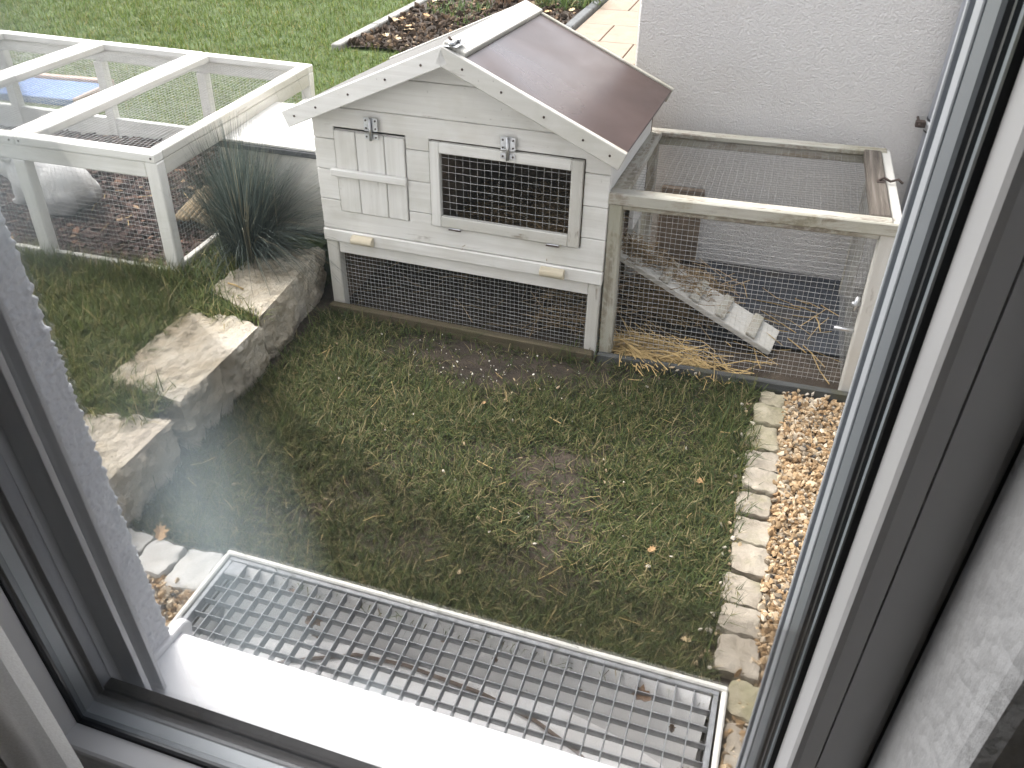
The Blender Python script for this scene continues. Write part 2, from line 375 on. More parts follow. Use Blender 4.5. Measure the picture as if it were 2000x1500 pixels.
def bulk(name, V, F, mat, parent=None, kind='stuff', cols=None, smooth=False):
    """big numpy mesh. V (n,3), F (m,k) same-size faces or list of arrays"""
    me = bpy.data.meshes.new(name); V = np.asarray(V, np.float32)
    Fs = F if isinstance(F, list) else [F]
    nl = sum(f.size for f in Fs); nf = sum(len(f) for f in Fs)
    me.vertices.add(len(V)); me.vertices.foreach_set('co', V.ravel())
    me.loops.add(nl); me.loops.foreach_set('vertex_index', np.concatenate([f.ravel() for f in Fs]).astype(np.int32))
    me.polygons.add(nf); st = []; c = 0
    for f in Fs: st.append(c + np.arange(len(f)) * f.shape[1]); c += f.size
    me.polygons.foreach_set('loop_start', np.concatenate(st).astype(np.int32))
    if cols is not None:
        at = me.color_attributes.new('Col', 'FLOAT_COLOR', 'POINT')
        cc = np.ones((len(V), 4), np.float32); cc[:, :3] = cols; at.data.foreach_set('color', cc.ravel())
    me.update(calc_edges=True); me.validate()
    if not smooth: me.shade_flat()
    o = link(name, me, mat, parent, smooth)
    if kind: o['kind'] = kind
    return o
def wiremesh(name, origin, u, v, lu, lv, cell, r, mat, parent, sag=0.0, seed=0):
    """square wire netting in the plane (u,v); every wire a thin three-sided rod, slightly wavy"""
    o = np.array(origin, float); u = np.array(u, float); v = np.array(v, float); nrm = np.cross(u, v)
    rg = np.random.default_rng(seed); V = []; F = []; base = 0
    ph = rg.uniform(0, 6.28, 6)
    def off(a, b): return sag * (np.sin(a * 9 + ph[0]) * np.sin(b * 8 + ph[1]) + 0.5 * np.sin(a * 23 + ph[2]) * np.cos(b * 17 + ph[3]))
    def wire(fixed, length, along_u, zoff):
        nonlocal base
        n_ = max(2, int(length / 0.05) + 1); t = np.linspace(0, length, n_)
        wob = 0.0009 * np.sin(t * 31 + rg.uniform(0, 6)) + rg.normal(0, 0.0005)
        a, b = (t, fixed + wob) if along_u else (fixed + wob, t)
        a = np.broadcast_to(a, n_); b = np.broadcast_to(b, n_)
        c = o + np.outer(a, u) + np.outer(b, v) + np.outer(off(a, b) + zoff, nrm)
        side = v if along_u else u
        for k in range(3):
            th = 2 * math.pi * k / 3; V.append(c + r * (math.cos(th) * side + math.sin(th) * nrm))
        idx = base + np.arange(3 * n_).reshape(3, n_)
        for k in range(3):
            i0 = idx[k]; i1 = idx[(k + 1) % 3]
            F.append(np.stack([i0[:-1], i0[1:], i1[1:], i1[:-1]], 1))
        base += 3 * n_
    a = cell * 0.5
    while a < lu: wire(a, lv, False, r * 0.8); a += cell
    b = cell * 0.5
    while b < lv: wire(b, lu, True, -r * 0.8); b += cell
    return bulk(name, np.concatenate(V), np.concatenate(F), mat, parent)

def fbm(x, y, seed=0):
    """cheap smooth value field for density maps (0..1)"""
    rg = np.random.default_rng(seed); out = np.zeros_like(x); amp = 1.0; tot = 0; fq = 1.0
    for _ in range(4):
        for _ in range(3):
            th = rg.uniform(0, 6.28); p = rg.uniform(0, 6.28)
            out += amp * np.sin((x * math.cos(th) + y * math.sin(th)) * fq * 6.0 + p + 1.3 * np.sin((y * math.cos(th) - x * math.sin(th)) * fq * 4 + p))
        tot += amp * 3; amp *= 0.6; fq *= 1.9
    return 0.5 + out / tot * 0.9
def blades(px, py, pz, length, width, lean, cols, yaw=None, curl=0.6, zlift=None):
    """grass blades of three rows; returns V, F(list), cols"""
    n_ = len(px); yaw = RNG.uniform(0, 2 * math.pi, n_) if yaw is None else yaw
    dx, dy = np.cos(yaw), np.sin(yaw); sx, sy = -dy, dx
    P0 = np.stack([px, py, pz], 1); D = np.stack([dx, dy], 1)
    def pt(t, l_): # position along an arc
        h = length * t * np.cos(lean * (0.6 + curl * t)); g = length * t * np.sin(lean * (0.6 + curl * t))
        return np.stack([px + dx * g, py + dy * g, pz + h], 1)
    S = np.stack([sx, sy, np.zeros(n_)], 1)
    M1 = pt(0.5, 0); T = pt(1.0, 0); w0 = (width * 0.5)[:, None]; w1 = (width * 0.42)[:, None]
    V = np.stack([P0 - S * w0, P0 + S * w0, M1 + S * w1, M1 - S * w1, T], 1).reshape(-1, 3)
    b = np.arange(n_)[:, None] * 5
    Q = b + np.array([[0, 1, 2, 3]]); Tt = b + np.array([[3, 2, 4]])
    C = np.repeat(cols, 5, 0); return V, [Q, Tt], C
def pick(pal, p, n_, jitter=0.2):
    pal = np.array(pal); c = pal[RNG.choice(len(pal), n_, p=p)]
    return c * (1 + RNG.normal(0, jitter, (n_, 1))).clip(0.4, 1.8)
ICO = None
def rocks(px, py, pz, size, cols, flat=0.75):
    global ICO
    if ICO is None:
        bm = bmesh.new(); bmesh.ops.create_icosphere(bm, subdivisions=1, radius=1)
        bm.verts.ensure_lookup_table(); ICO = (np.array([v.co[:] for v in bm.verts]), np.array([[v.index for v in f.verts] for f in bm.faces])); bm.free()
    iv, jf = ICO; n_ = len(px); k = len(iv)
    V = iv[None] * (1 + RNG.normal(0, 0.30, (n_, k, 1)).clip(-.5, .6))
    V = V * np.stack([RNG.uniform(0.75, 1.35, n_), RNG.uniform(0.7, 1.1, n_), RNG.uniform(0.5, 0.95, n_) * flat], 1)[:, None]
    A = RNG.normal(0, 1, (n_, 3, 3)); Qm, _ = np.linalg.qr(A); 
    V = np.einsum('nij,nkj->nki', Qm, V) * size[:, None, None]
    V += np.stack([px, py, pz], 1)[:, None]
    F = (jf[None] + (np.arange(n_) * k)[:, None, None]).reshape(-1, 3)
    return V.reshape(-1, 3), F, np.repeat(cols, k, 0)
def straws(n_, fx, fy, fz, L=(0.04, 0.2), r=0.0014, tilt=0.25, yaw=None):
    px, py = fx(n_), fy(n_); pz = fz(px, py); ln = RNG.uniform(*L, n_); a = RNG.uniform(0, 6.28, n_) if yaw is None else RNG.normal(yaw[0], yaw[1], n_)
    e = RNG.normal(0, tilt, n_)
    d = np.stack([np.cos(a) * np.cos(e), np.sin(a) * np.cos(e), np.sin(e)], 1); s = np.stack([-np.sin(a), np.cos(a), np.zeros(n_)], 1); up = np.cross(d, s)
    rr = (r * RNG.uniform(0.6, 1.4, n_))[:, None]; c = np.stack([px, py, pz], 1); V = []
    bend = up * (RNG.normal(0, 0.06, n_) * ln)[:, None]
    for t, bb in ((-0.5, 0), (0, 1), (0.5, 0)):
        for k in range(3):
            th = 2.094 * k; V.append(c + d * (ln * t)[:, None] + bend * bb + rr * (math.cos(th) * s + math.sin(th) * up))
    V = np.stack(V, 1).reshape(-1, 3); b = np.arange(n_)[:, None] * 9
    Q = np.concatenate([b + np.array([[i * 3 + k, i * 3 + (k + 1) % 3, (i + 1) * 3 + (k + 1) % 3, (i + 1) * 3 + k]]) for i in range(2) for k in range(3)])
    return V, Q
def U(a, b): return lambda n_: RNG.uniform(a, b, n_)
def leafmesh(name, loc, size, mat, rotz=0, label=None, cat='leaf', group=None, tilt=(0, 0), curl=0.3):
    pts = [(0, -0.55), (0.08, -0.5), (0.3, -0.3), (0.22, -0.12), (0.42, 0.05), (0.2, 0.15), (0.24, 0.35), (0.05, 0.3), (0, 0.55), (-0.06, 0.3), (-0.26, 0.33), (-0.2, 0.12), (-0.4, 0.0), (-0.22, -0.15), (-0.27, -0.34), (-0.08, -0.5)]
    V = [(0, 0, -0.02)] + [(x, y, curl * (abs(x) ** 1.5 + 0.3 * abs(y) ** 2) + random.uniform(-.03, .03)) for x, y in pts]
    V2 = [(x, y, z + 0.02) for x, y, z in V]; k = len(pts); nb = len(V)
    F = [(0, i + 1, (i + 1) % k + 1) for i in range(k)] + [(nb, nb + (i + 1) % k + 1, nb + i + 1) for i in range(k)] + [(i + 1, nb + i + 1, nb + (i + 1) % k + 1, (i + 1) % k + 1) for i in range(k)]
    o = mesh(name, [Vector(v) * size for v in V2 + V][:0] or [Vector(v) * size for v in V] + [Vector(v) * size for v in V2], F, mat); fixn(o.data)
    o.location = loc; o.rotation_euler = (tilt[0], tilt[1], rotz)
    if label: tag(o, label, cat, group)
    return o

# ================================================================== SETTING
ZL, ZU = -0.030, 0.11          # lower yard and upper garden level
def lower_z(x, y): return ZL + 0.010 * (fbm(np.asarray(x, float) * 0.8, np.asarray(y, float) * 0.8, 3) - 0.5)
def sheet(name, xs, ys, zf, mat, kind='structure', thick=None):
    X, Y = np.meshgrid(xs, ys); Z = zf(X, Y); nx, ny = len(xs), len(ys)
    V = np.stack([X, Y, Z], 2).reshape(-1, 3); i = np.arange(nx * ny).reshape(ny, nx)
    F = np.stack([i[:-1, :-1], i[:-1, 1:], i[1:, 1:], i[1:, :-1]], 2).reshape(-1, 4)
    return bulk(name, V, F, mat, None, kind, smooth=True)
g = sheet('ground', np.linspace(-1.47, 1.2, 115), np.linspace(0.563, 2.66, 90), lower_z, 'soil')
tag(g, 'bare brown soil of the small sunken yard', 'ground')
# cut the light shaft out of the soil
bm = bmesh.new(); bm.from_mesh(g.data)
bmesh.ops.delete(bm, geom=[f for f in bm.faces if -0.94 < f.calc_center_median().x < 0.075 and f.calc_center_median().y < 0.935], context='FACES')
bm.to_mesh(g.data); bm.free()
V = []; F = []
def quad(a, b, c, d):
    k = len(V); V.extend([a, b, c, d]); F.append((k, k + 1, k + 2, k + 3))
quad((-60, 0.56, ZU), (-1.345, 0.56, ZU), (-1.345, 80, ZU), (-60, 80, ZU))
quad((-1.345, 2.661, ZU), (-0.478, 2.661, ZU), (-0.478, 80, ZU), (-1.345, 80, ZU))
quad((-0.478, 7.5, ZU), (60, 7.5, ZU), (60, 80, ZU), (-0.478, 80, ZU))
quad((-1.345, 0.56, ZL - .1), (-1.345, 2.661, ZL - .1), (-1.345, 2.661, ZU), (-1.345, 0.56, ZU))
quad((-1.345, 2.661, ZL - .1), (-0.478, 2.661, ZL - .1), (-0.478, 2.661, ZU), (-1.345, 2.661, ZU))
quad((-60, -40, ZU), (-5, -40, ZU), (-5, 0.56, ZU), (-60, 0.56, ZU))
tag(mesh('lawn', V, F, 'turf'), 'wide green garden lawn behind the wire run', 'lawn', kind='structure')
V = []; F = []; quad((1.2, 0.563, ZL), (30, 0.563, ZL), (30, 2.66, ZL), (1.2, 2.66, ZL))
tag(mesh('path', V, F, 'concrete'), 'grey path leading away between the two houses', 'path', kind='structure')

# neighbouring house: rough cast wall with the corner beside the terrace
nb = empty('neighbour_house', (-0.476, 2.64, 0)); tag(nb, 'neighbouring house with rough cream roughcast wall behind the weathered run', 'house')
board('wall', 0, 9.0, 0, 4.6, -0.15, 4.2, 'plaster_wall', nb, 0.006)
board('plinth', 0.03, 8.97, 0.03, 4.57, -0.5, -0.14, 'concrete', nb, 0.004)
board('roof', -0.1, 9.1, -0.1, 4.7, 4.201, 4.35, 'felt', nb, 0.02)

# own house round the window
hs_ = empty('house', (0, 0.25, -0.6)); tag(hs_, 'white rendered house wall round the window with grainy plaster', 'house')
ox, oy, oz = 0, -0.25, 0.6
def hb(name, x0, x1, y0, y1, z0, z1, mat='plaster_white'):
    return board(name, x0, x1, y0 - 0.25, y1 - 0.25, z0 + 0.6, z1 + 0.6, mat, hs_, 0.001)
hb('wall', -5, -0.728, 0.447, 0.560, -0.6, 3.0); hb('wall', 0.086, 4.5, 0.513, 0.560, -0.6, 3.0)
hb('wall', -0.728, 0.086, 0.447, 0.5595, -0.6, 0.285); hb('wall', -0.728, 0.086, 0.447, 0.5595, 1.98, 3.0)
hb('inner_wall', -5, -0.80, 0.251, 0.4465, -0.6, 3.0, 'plaster_in'); hb('inner_wall', 0.20, 4.5, 0.251, 0.5125, -0.6, 3.0, 'plaster_in')
hb('inner_wall', -0.80, 0.20, 0.345, 0.4465, -0.6, 0.30, 'plaster_in'); hb('inner_wall', -0.80, 0.20, 0.251, 0.4465, 1.95, 3.0, 'plaster_in')
hb('inner_wall', -0.80, 0.20, 0.251, 0.3445, -0.6, 0.295, 'plaster_in')
hb('roof', -5.2, 4.7, -6.4, 0.62, 3.001, 3.12, 'felt')
# coarse plaster reveal on the left, its grain modelled
def reveal():
    prof = [(-0.727, 0.494 + 0.068 * i / 34.0) for i in range(34)]
    prof += [(-0.727 - 0.004 * (1 - math.cos(a)), 0.5625 + 0.004 * math.sin(a)) for a in (0.3, 0.9, 1.4)]
    prof += [(-0.732 - 0.0022 * i, 0.5665) for i in range(1, 30)]
    zs = np.arange(0.29, 1.36, 0.0024); V = []; nz = len(zs)
    for i, (x, y) in enumerate(prof):
        nx, ny = (1, 0) if i < 34 else ((0.7, 0.7) if i < 37 else (0, 1))
        for z in zs:
            p = Vector((x, y, z))
            h = max(-0.15, noise.noise(p * 175)) * 0.0058 + noise.noise(p * 85 + Vector((3, 1, 7))) * 0.0028 + abs(noise.noise(p * 300)) * 0.0016
            V.append((x + nx * h, y + ny * h, z))
    i = np.arange(len(prof) * nz).reshape(len(prof), nz)
    Fq = np.stack([i[:-1, :-1], i[1:, :-1], i[1:, 1:], i[:-1, 1:]], 2).reshape(-1, 4)
    Vv = np.array(V) + np.array([0, -0.25, 0.6])
    o = bulk('reveal', Vv, Fq, 'plaster_white', hs_, None, smooth=True); o['label'] = 'coarse white plaster of the window reveal'
reveal()
def rround():
    """soft rounded inner plaster corner on the right of the window"""
    prof = [(0.2, 0.3412), (0.136, 0.3412), (0.1295, 0.3412), (0.1275, 0.336), (0.129, 0.30), (0.132, 0.262), (0.1345, 0.2535), (0.140, 0.2495), (0.20, 0.2495)]
    prism('reveal', [(x, y - 0.25) for x, y in prof], 0.90, 2.55, 'plaster_in', hs_, 'xy')
rround()
# the room the camera stands in
def room(name, *a, mat='room_paint'):
    tag(board(name, *a, mat, None, 0.001), kind='structure')
room('room_floor', -2.3, 1.6, -2.1, 0.25, -0.62, -0.60, mat='room_floor'); room('room_ceiling', -2.3, 1.6, -2.1, 0.25, 2.05, 2.15)
room('room_wall', -2.4, -2.3, -2.1, 0.25, -0.6, 2.05); room('room_wall', 1.6, 1.7, -2.1, 0.25, -0.6, 2.05); room('room_wall', -2.4, 1.7, -2.2, -2.1, -0.6, 2.15)

# ------------------------------------------------------------------ window
GX0, GX1, GZ0, GZ1 = -0.691, 0.082, 0.393, 1.80
def ring(name, prof, mat, parent, closed=False):
    """sweep a profile (outward offset, depth y) round the glass opening, mitred"""
    V = []; F = []; k = len(prof)
    for d, y in prof:
        V += [(GX0 - d, y, GZ0 - d), (GX1 + d, y, GZ0 - d), (GX1 + d, y, GZ1 + d), (GX0 - d, y, GZ1 + d)]
    for i in range(k if closed else k - 1):
        j = (i + 1) % k
        for c in range(4): F.append((i * 4 + c, i * 4 + (c + 1) % 4, j * 4 + (c + 1) % 4, j * 4 + c))
    o = mesh(name, V, F, mat, parent); fixn(o.data); return o
win = empty('window', (0, 0, 0)); tag(win, 'closed white plastic window with black seals and a smeared pane with painted reflection haze', 'window')
ring('glazing_bead', [(0.0, 0.371), (0.0005, 0.366), (0.0025, 0.347), (0.0045, 0.3435), (0.008, 0.342), (0.018, 0.342), (0.018, 0.360), (0.018, 0.371)], 'pvc_white', win, True)
ring('inner_seal', [(0.004, 0.3712), (-0.0035, 0.3725), (-0.004, 0.376), (-0.0025, 0.380), (0.004, 0.3805)], 'black_rubber', win, True)
ring('spacer', [(0.003, 0.3807), (0.0, 0.3807), (0.0, 0.402), (0.003, 0.402)], 'spacer', win, True)
ring('outer_seal', [(0.004, 0.4022), (-0.002, 0.4035), (-0.002, 0.4075), (0.004, 0.4085)], 'black_rubber', win, True)
ring('sash', [(0.0192, 0.3422), (0.043, 0.342), (0.0465, 0.3435), (0.0465, 0.372), (0.032, 0.40), (0.032, 0.4085), (0.0045, 0.4085), (0.0045, 0.372), (0.0192, 0.372)], 'pvc_white', win, True)
ring('sash_cover', [(0.0, 0.4088), (0.0, 0.4185), (0.005, 0.4215), (0.033, 0.4215), (0.033, 0.4088)], 'brown_ext', win, True)
fr_ = ring('frame', [(0.0475, 0.350), (0.10, 0.350), (0.10, 0.446), (0.020, 0.446), (0.019, 0.443), (0.019, 0.424), (0.0335, 0.424), (0.0335, 0.402), (0.0475, 0.374)], 'pvc_ext', win, True)
fc = board('shade_strip', 0.0785, 0.1005, 0.4245, 0.4605, 0.36, 1.84, 'shade_slate', win, 0.002); fc['label'] = 'added slate grey strip with the rail shade in its colour'  # added strip; its dark colour stands for the shaded rail flange
board('drip_bar', GX0 - 0.004, GX1 - 0.004, 0.4218, 0.4375, 0.3755, 0.3935, 'brown_ext', win, 0.001)
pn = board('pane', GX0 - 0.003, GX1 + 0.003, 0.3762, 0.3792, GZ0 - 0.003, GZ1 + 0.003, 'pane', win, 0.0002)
pn['label'] = 'clear glass pane with a smear and painted reflection haze'

sill = empty('window_sill', (-0.3, 0.5, 0.30)); tag(sill, 'glossy white metal outer sill below the window pane', 'sill')
prism('sill_plate', [(0.437 - .5, 0.012), (0.447 - .5, 0.004), (0.578 - .5, -0.005), (0.5805 - .5, -0.008), (0.5805 - .5, -0.035), (0.5790 - .5, -0.035), (0.5790 - .5, -0.009), (0.577 - .5, -0.007), (0.447 - .5, 0.002), (0.437 - .5, 0.010)], -0.4195, 0.381, 'sill_alu', sill, 'yz')
cap = prism('end_cap', [(0.52 - .5, 0.002), (0.52 - .5, 0.010), (0.575 - .5, 0.006), (0.592 - .5, 0.004), (0.601 - .5, -0.003), (0.604 - .5, -0.014), (0.600 - .5, -0.028), (0.592 - .5, -0.036), (0.52 - .5, -0.036)], -0.436, -0.4197, 'sill_alu', sill, 'yz', 0.002)
def urail(x_web, x_tip, y0, f1, f2, label, mt='rail_alu'):
    s = 1 if x_tip > x_web else -1
    t = empty('shutter_rail', (x_web, y0, 0.304)); tag(t, label, 'shutter rail', 'roller shutter rails beside the window')
    board('web', -s * 0.006, 0, 0, f2[1] - y0, 0, 1.66, mt, t, 0.0005)
    for a, b in (f1, f2): board('flange', 0.0002 * s, x_tip - x_web, a - y0, b - y0, 0, 1.66, mt, t, 0.0008)
    for q in (0.03, 0.9): tube('screw', [(0.0, (f1[1] + f2[0]) / 2 - y0, q), (s * 0.004, (f1[1] + f2[0]) / 2 - y0, q)], 0.004, 'zinc', t)
urail(-0.712, -0.6745, 0.4475, (0.460, 0.468), (0.4845, 0.4905), 'white shutter rail against the coarse plaster reveal')
urail(0.098, 0.0775, 0.4475, (0.462, 0.482), (0.503, 0.510), 'white shutter rail darkened by painted shade beside the window frame on the gravel side', 'rail_shaded')
# curtain hanging inside
def curtain():
    V = []; F = []; nx, nz = 90, 30
    for j in range(nz):
        z = -0.3 + 2.25 * j / (nz - 1)
        for i in range(nx):
            u = i / (nx - 1); x = -0.98 + 0.391 * u
            y = 0.300 + (0.010 * math.sin(u * 23 + 0.4 * math.sin(z * 3)) + 0.004 * math.sin(u * 57 + z * 2)) * min(1.0, (1 - u) * 10)
            V.append((x, y, z))
    for j in range(nz - 1):
        for i in range(nx - 1): F.append((j * nx + i, j * nx + i + 1, (j + 1) * nx + i + 1, (j + 1) * nx + i))
    o = mesh('curtain', V, F, 'curtain', None, True); tag(o, 'plain white curtain hanging inside beside the window', 'curtain')
curtain()

# ------------------------------------------------------------------ light shaft and grate
GA, GB, GY0, GY1 = -0.947, 0.083, 0.566, 0.943
sh = empty('light_shaft', (GA, GY0, 0)); tag(sh, 'white plastic light shaft sunk in front of the house wall', 'light shaft')
def shaft():
    nx, nt_ = 60, 26; V = []; W_ = GB - GA; Dp = GY1 - GY0
    for j in range(nt_):
        t = j / (nt_ - 1); z = -0.006 - 0.30 * (t ** 1.1)
        for i in range(nx):
            u = i / (nx - 1); e = abs(2 * u - 1)
            back = Dp - 0.012 - 0.02 * t - 0.09 * t ** 1.6 - 0.20 * (e ** 3.0) * t
            xx = 0.5 * W_ + (u - 0.5) * (W_ - 0.03) * (1 - 0.05 * t)
            V.append((xx, max(back, 0.004), z))
    i = np.arange(nx * nt_).reshape(nt_, nx)
    Fq = np.stack([i[:-1, :-1], i[:-1, 1:], i[1:, 1:], i[1:, :-1]], 2).reshape(-1, 4)
    bulk('tub', np.array(V), Fq, 'shaft_plastic', sh, None, smooth=True)
    for s, x in ((0, 0.004), (1, W_ - 0.010)):
        board('side_wall', x, x + 0.006, 0.0, Dp - 0.005, -0.42, -0.006, 'shaft_plastic', sh, 0.001)
    board('floor', 0.012, W_ - 0.012, 0.0, Dp - 0.03, -0.4, -0.120, 'shaft_plastic', sh, 0.002)
    board('house_side', 0.011, W_ - 0.011, -0.004, -0.001, -0.4, -0.03, 'shaft_plastic', sh, 0.001)
    for nm, a in (('rim', (-0.012, W_ + 0.012, Dp + 0.001, Dp + 0.0125)), ('rim', (-0.012, -0.001, 0, Dp + 0.0008)), ('rim', (W_ + 0.001, W_ + 0.012, 0, Dp + 0.0008))):
        board(nm, *a, -0.10, 0.004, 'rim_plastic', sh, 0.003)
shaft()
gr = empty('grate', (GA, GY0, 0.0)); tag(gr, 'galvanised steel grate with square openings over the light shaft', 'grate')
W_, Dp = GB - GA, GY1 - GY0
board('frame_bar', 0.003, W_ - 0.003, Dp - 0.010, Dp - 0.001, -0.022, 0.0, 'galv', gr, 0.001)
board('frame_bar', 0.003, W_ - 0.003, 0.002, 0.010, -0.022, 0.0, 'galv', gr, 0.001)
board('frame_bar', 0.003, 0.0125, 0.0105, Dp - 0.0105, -0.022, 0.0, 'galv', gr, 0.001)
board('frame_bar', W_ - 0.0125, W_ - 0.003, 0.0105, Dp - 0.0105, -0.022, 0.0, 'galv', gr, 0.001)
nb_ = 30; px_ = (W_ - 0.025) / nb_
Vb, Fb = cbox(-0.001, 0.001, 0.0107, Dp - 0.0107, -0.021, -0.001, 0.0004); mb_ = bpy.data.meshes.new('bearing_bar'); mb_.from_pydata(Vb, [], Fb); mb_.materials.append(MAT['galv']); fixn(mb_)
for i in range(1, nb_):
    o = bpy.data.objects.new('bearing_bar', mb_); COL.objects.link(o); o.parent = gr; o.location = (0.0125 + i * px_, 0, random.uniform(-.0004, .0004))
Vb, Fb = cbox(0.0127, W_ - 0.0127, -0.001, 0.001, -0.019, -0.0018, 0.0004); mc_ = bpy.data.meshes.new('cross_bar'); mc_.from_pydata(Vb, [], Fb); mc_.materials.append(MAT['galv']); fixn(mc_)
k = 1
while Dp - 0.0105 - k * 0.0335 > 0.02:
    o = bpy.data.objects.new('cross_bar', mc_); COL.objects.link(o); o.parent = gr; o.location = (0, Dp - 0.0105 - k * 0.0335, 0); k += 1
board('corner_plate', 0.0125, 0.0125 + px_ * 1.0, Dp - 0.0105 - 0.0325, Dp - 0.0108, -0.004, -0.0012, 'galv', gr, 0.0006)
def pos_on(z, *ps): return [(x, y, z) for x, y in ps]
cb = tube('cable', [(-0.86, 0.74, -0.116), (-0.757, 0.817, -0.115), (-0.630, 0.875, -0.115), (-0.522, 0.884, -0.115), (-0.351, 0.872, -0.115), (-0.238, 0.850, -0.115), (-0.147, 0.815, -0.115), (-0.092, 0.780, -0.115), (-0.04, 0.70, -0.116)], 0.004, 'cable', None, 8)
tag(cb, 'thin brown cable curving across the bottom of the light shaft', 'cable')

# ------------------------------------------------------------------ rabbit hutch
HT = empty('rabbit_hutch', (-1.2496, 1.959, 0), (-0.0412, 0.0031, -0.0144))
tag(HT, 'white wooden rabbit hutch with pitched brown panel roof and wire mesh door', 'rabbit hutch')
W, D, HA, HE, OV, EV = 0.8556, 0.5715, 0.8095, 0.6053, 0.0686, 0.0434
SL = (HA - HE) / (W / 2 + EV)                          # roof slope
def rz(x): return HA - SL * abs(x - W / 2)             # roof top line
def gab(x): return rz(x) - 0.032                       # boards end under the roof
def fboard(pts, lab=None):
    o = prism('plank', pts, 0, 0.015, 'paint_x', HT, 'xz', 0.0022); o.location.y = random.uniform(-0.0008, 0.0008); return o
G = 0.0007
zA, zB, zC, zD, zE = 0.251, 0.343, 0.4335, 0.5215, 0.612
LD = (0.0655, 0.2845, 0.312, 0.5575); RD = (0.3545, 0.7885, 0.3115, 0.5565)     # door openings x0,x1,z0,z1
fboard([(0, zA + G), (W, zA + G), (W, zB - G), (RD[1], zB - G), (RD[1], RD[2]), (RD[0], RD[2]), (RD[0], zB - G), (LD[1], zB - G), (LD[1], LD[2]), (LD[0], LD[2]), (LD[0], zB - G), (0, zB - G)])
for a, b in ((zB, zC), (zC, zD)):
    for x0, x1 in ((0, LD[0]), (LD[1], RD[0]), (RD[1], W)): fboard([(x0, a + G), (x1, a + G), (x1, b - G), (x0, b - G)])
xe = W / 2 - (HA - 0.032 - zE) / SL
fboard([(0, zD + G), (LD[0], zD + G), (LD[0], LD[3]), (LD[1], LD[3]), (LD[1], zD + G), (RD[0], zD + G), (RD[0], RD[3]), (RD[1], RD[3]), (RD[1], zD + G), (W, zD + G), (W, gab(W)), (W - xe, zE - G), (xe, zE - G), (0, gab(0))])
zF = 0.704; xf = W / 2 - (HA - 0.032 - zF) / SL
fboard([(xe + .002, zE + G), (W - xe - .002, zE + G), (W - xf, zF - G), (xf, zF - G)])
fboard([(xf + .002, zF + G), (W - xf - .002, zF + G), (W / 2, HA - 0.033)])
# drawer front with half round handles
board('drawer_front', -0.001, W + 0.001, -0.006, 0.013, 0.2125, 0.2502, 'paint_x', HT, 0.0025)
for x0 in (0.098, 0.683):
    prism('drawer_handle', [(-0.0062 - 0.021 * math.sin(math.pi * i / 10), 0.2305 + 0.0145 * math.cos(math.pi * i / 10)) for i in range(11)], x0, x0 + 0.068, 'dowel_x', HT, 'yz', 0.001)
# lower stage
for x0, x1 in ((0.002, 0.041), (W - 0.037, W - 0.002)):
    board('leg', x0, x1, -0.001, 0.034, -0.03, 0.2115, 'worn_z', HT, 0.003)
    board('leg', x0, x1, D - 0.05, D - 0.015, -0.03, 0.2115, 'worn_z', HT, 0.003)
board('rail', 0.0415, W - 0.0375, 0.004, 0.024, 0.174, 0.2115, 'paint_x', HT, 0.002)
board('base_rail', 0.0, W - 0.004, -0.028, -0.002, -0.048, 0.004, 'base_x', HT, 0.004)
board('base_rail', 0.042, W - 0.038, D - 0.04, D - 0.02, -0.04, 0.02, 'base_x', HT, 0.004)
wiremesh('wire_mesh', (0.030, 0.028, -0.02), (1, 0, 0), (0, 0, 1), 0.80, 0.20, 0.0127, 0.00042, 'wire', HT, 0.0012, 5)
board('shade_board', 0.042, W - 0.038, D - 0.0195, D - 0.0155, -0.03, 0.211, 'inside_wood', HT, 0.001)  # solid back added to keep light out below the hutch
board('side_board', 0.004, 0.012, 0.0345, D - 0.0505, -0.03, 0.211, 'inside_wood', HT, 0.001)
board('hutch_floor', 0.0165, W - 0.0165, 0.0155, D - 0.03, 0.2125, 0.224, 'inside_wood', HT, 0.001)
def sideboards(x0, x1, cut):
    z = 0.2125
    while z < gab(0) - 0.01:
        z1 = min(z + 0.088, gab(0) - 0.004)
        segs = [(0.0155, D - 0.03)]
        if cut and z1 > 0.225 and z < 0.45: segs = [(0.0155, 0.17), (0.40, D - 0.03)]
        for a, b in segs: board('side_plank', x0, x1, a, b, z + G, z1 - G, 'paint_y', HT, 0.002)
        z += 0.088
sideboards(0.0, 0.015, False); sideboards(W - 0.015, W, True)
prism('back_wall', [(0, 0.2125), (W, 0.2125), (W, gab(W)), (W / 2, HA - 0.034), (0, gab(0))], D - 0.0295, D - 0.015, 'inside_wood', HT)
board('divider', 0.315, 0.327, 0.016, D - 0.031, 0.2245, 0.60, 'inside_wood', HT, 0.001)
# plank door
dr = board('plank_door', LD[0] + .002, LD[1] - .002, 0.008, 0.0125, LD[2] + .002, LD[3] - .007, 'paint_z', HT, 0.001); dr['label'] = 'solid plank door with batten'
for x0, x1 in ((LD[0] + .002, 0.1325), (0.1345, 0.2195), (0.2215, LD[1] - .0035)):
    board('plank', x0, x1, -0.003, 0.0078, LD[2] + .001, LD[3] - random.uniform(.006, .010), 'paint_z', dr, 0.0022, 0.0006)
board('batten', 0.051, 0.288, -0.017, -0.0035, 0.4205, 0.4425, 'paint_x', dr, 0.003)
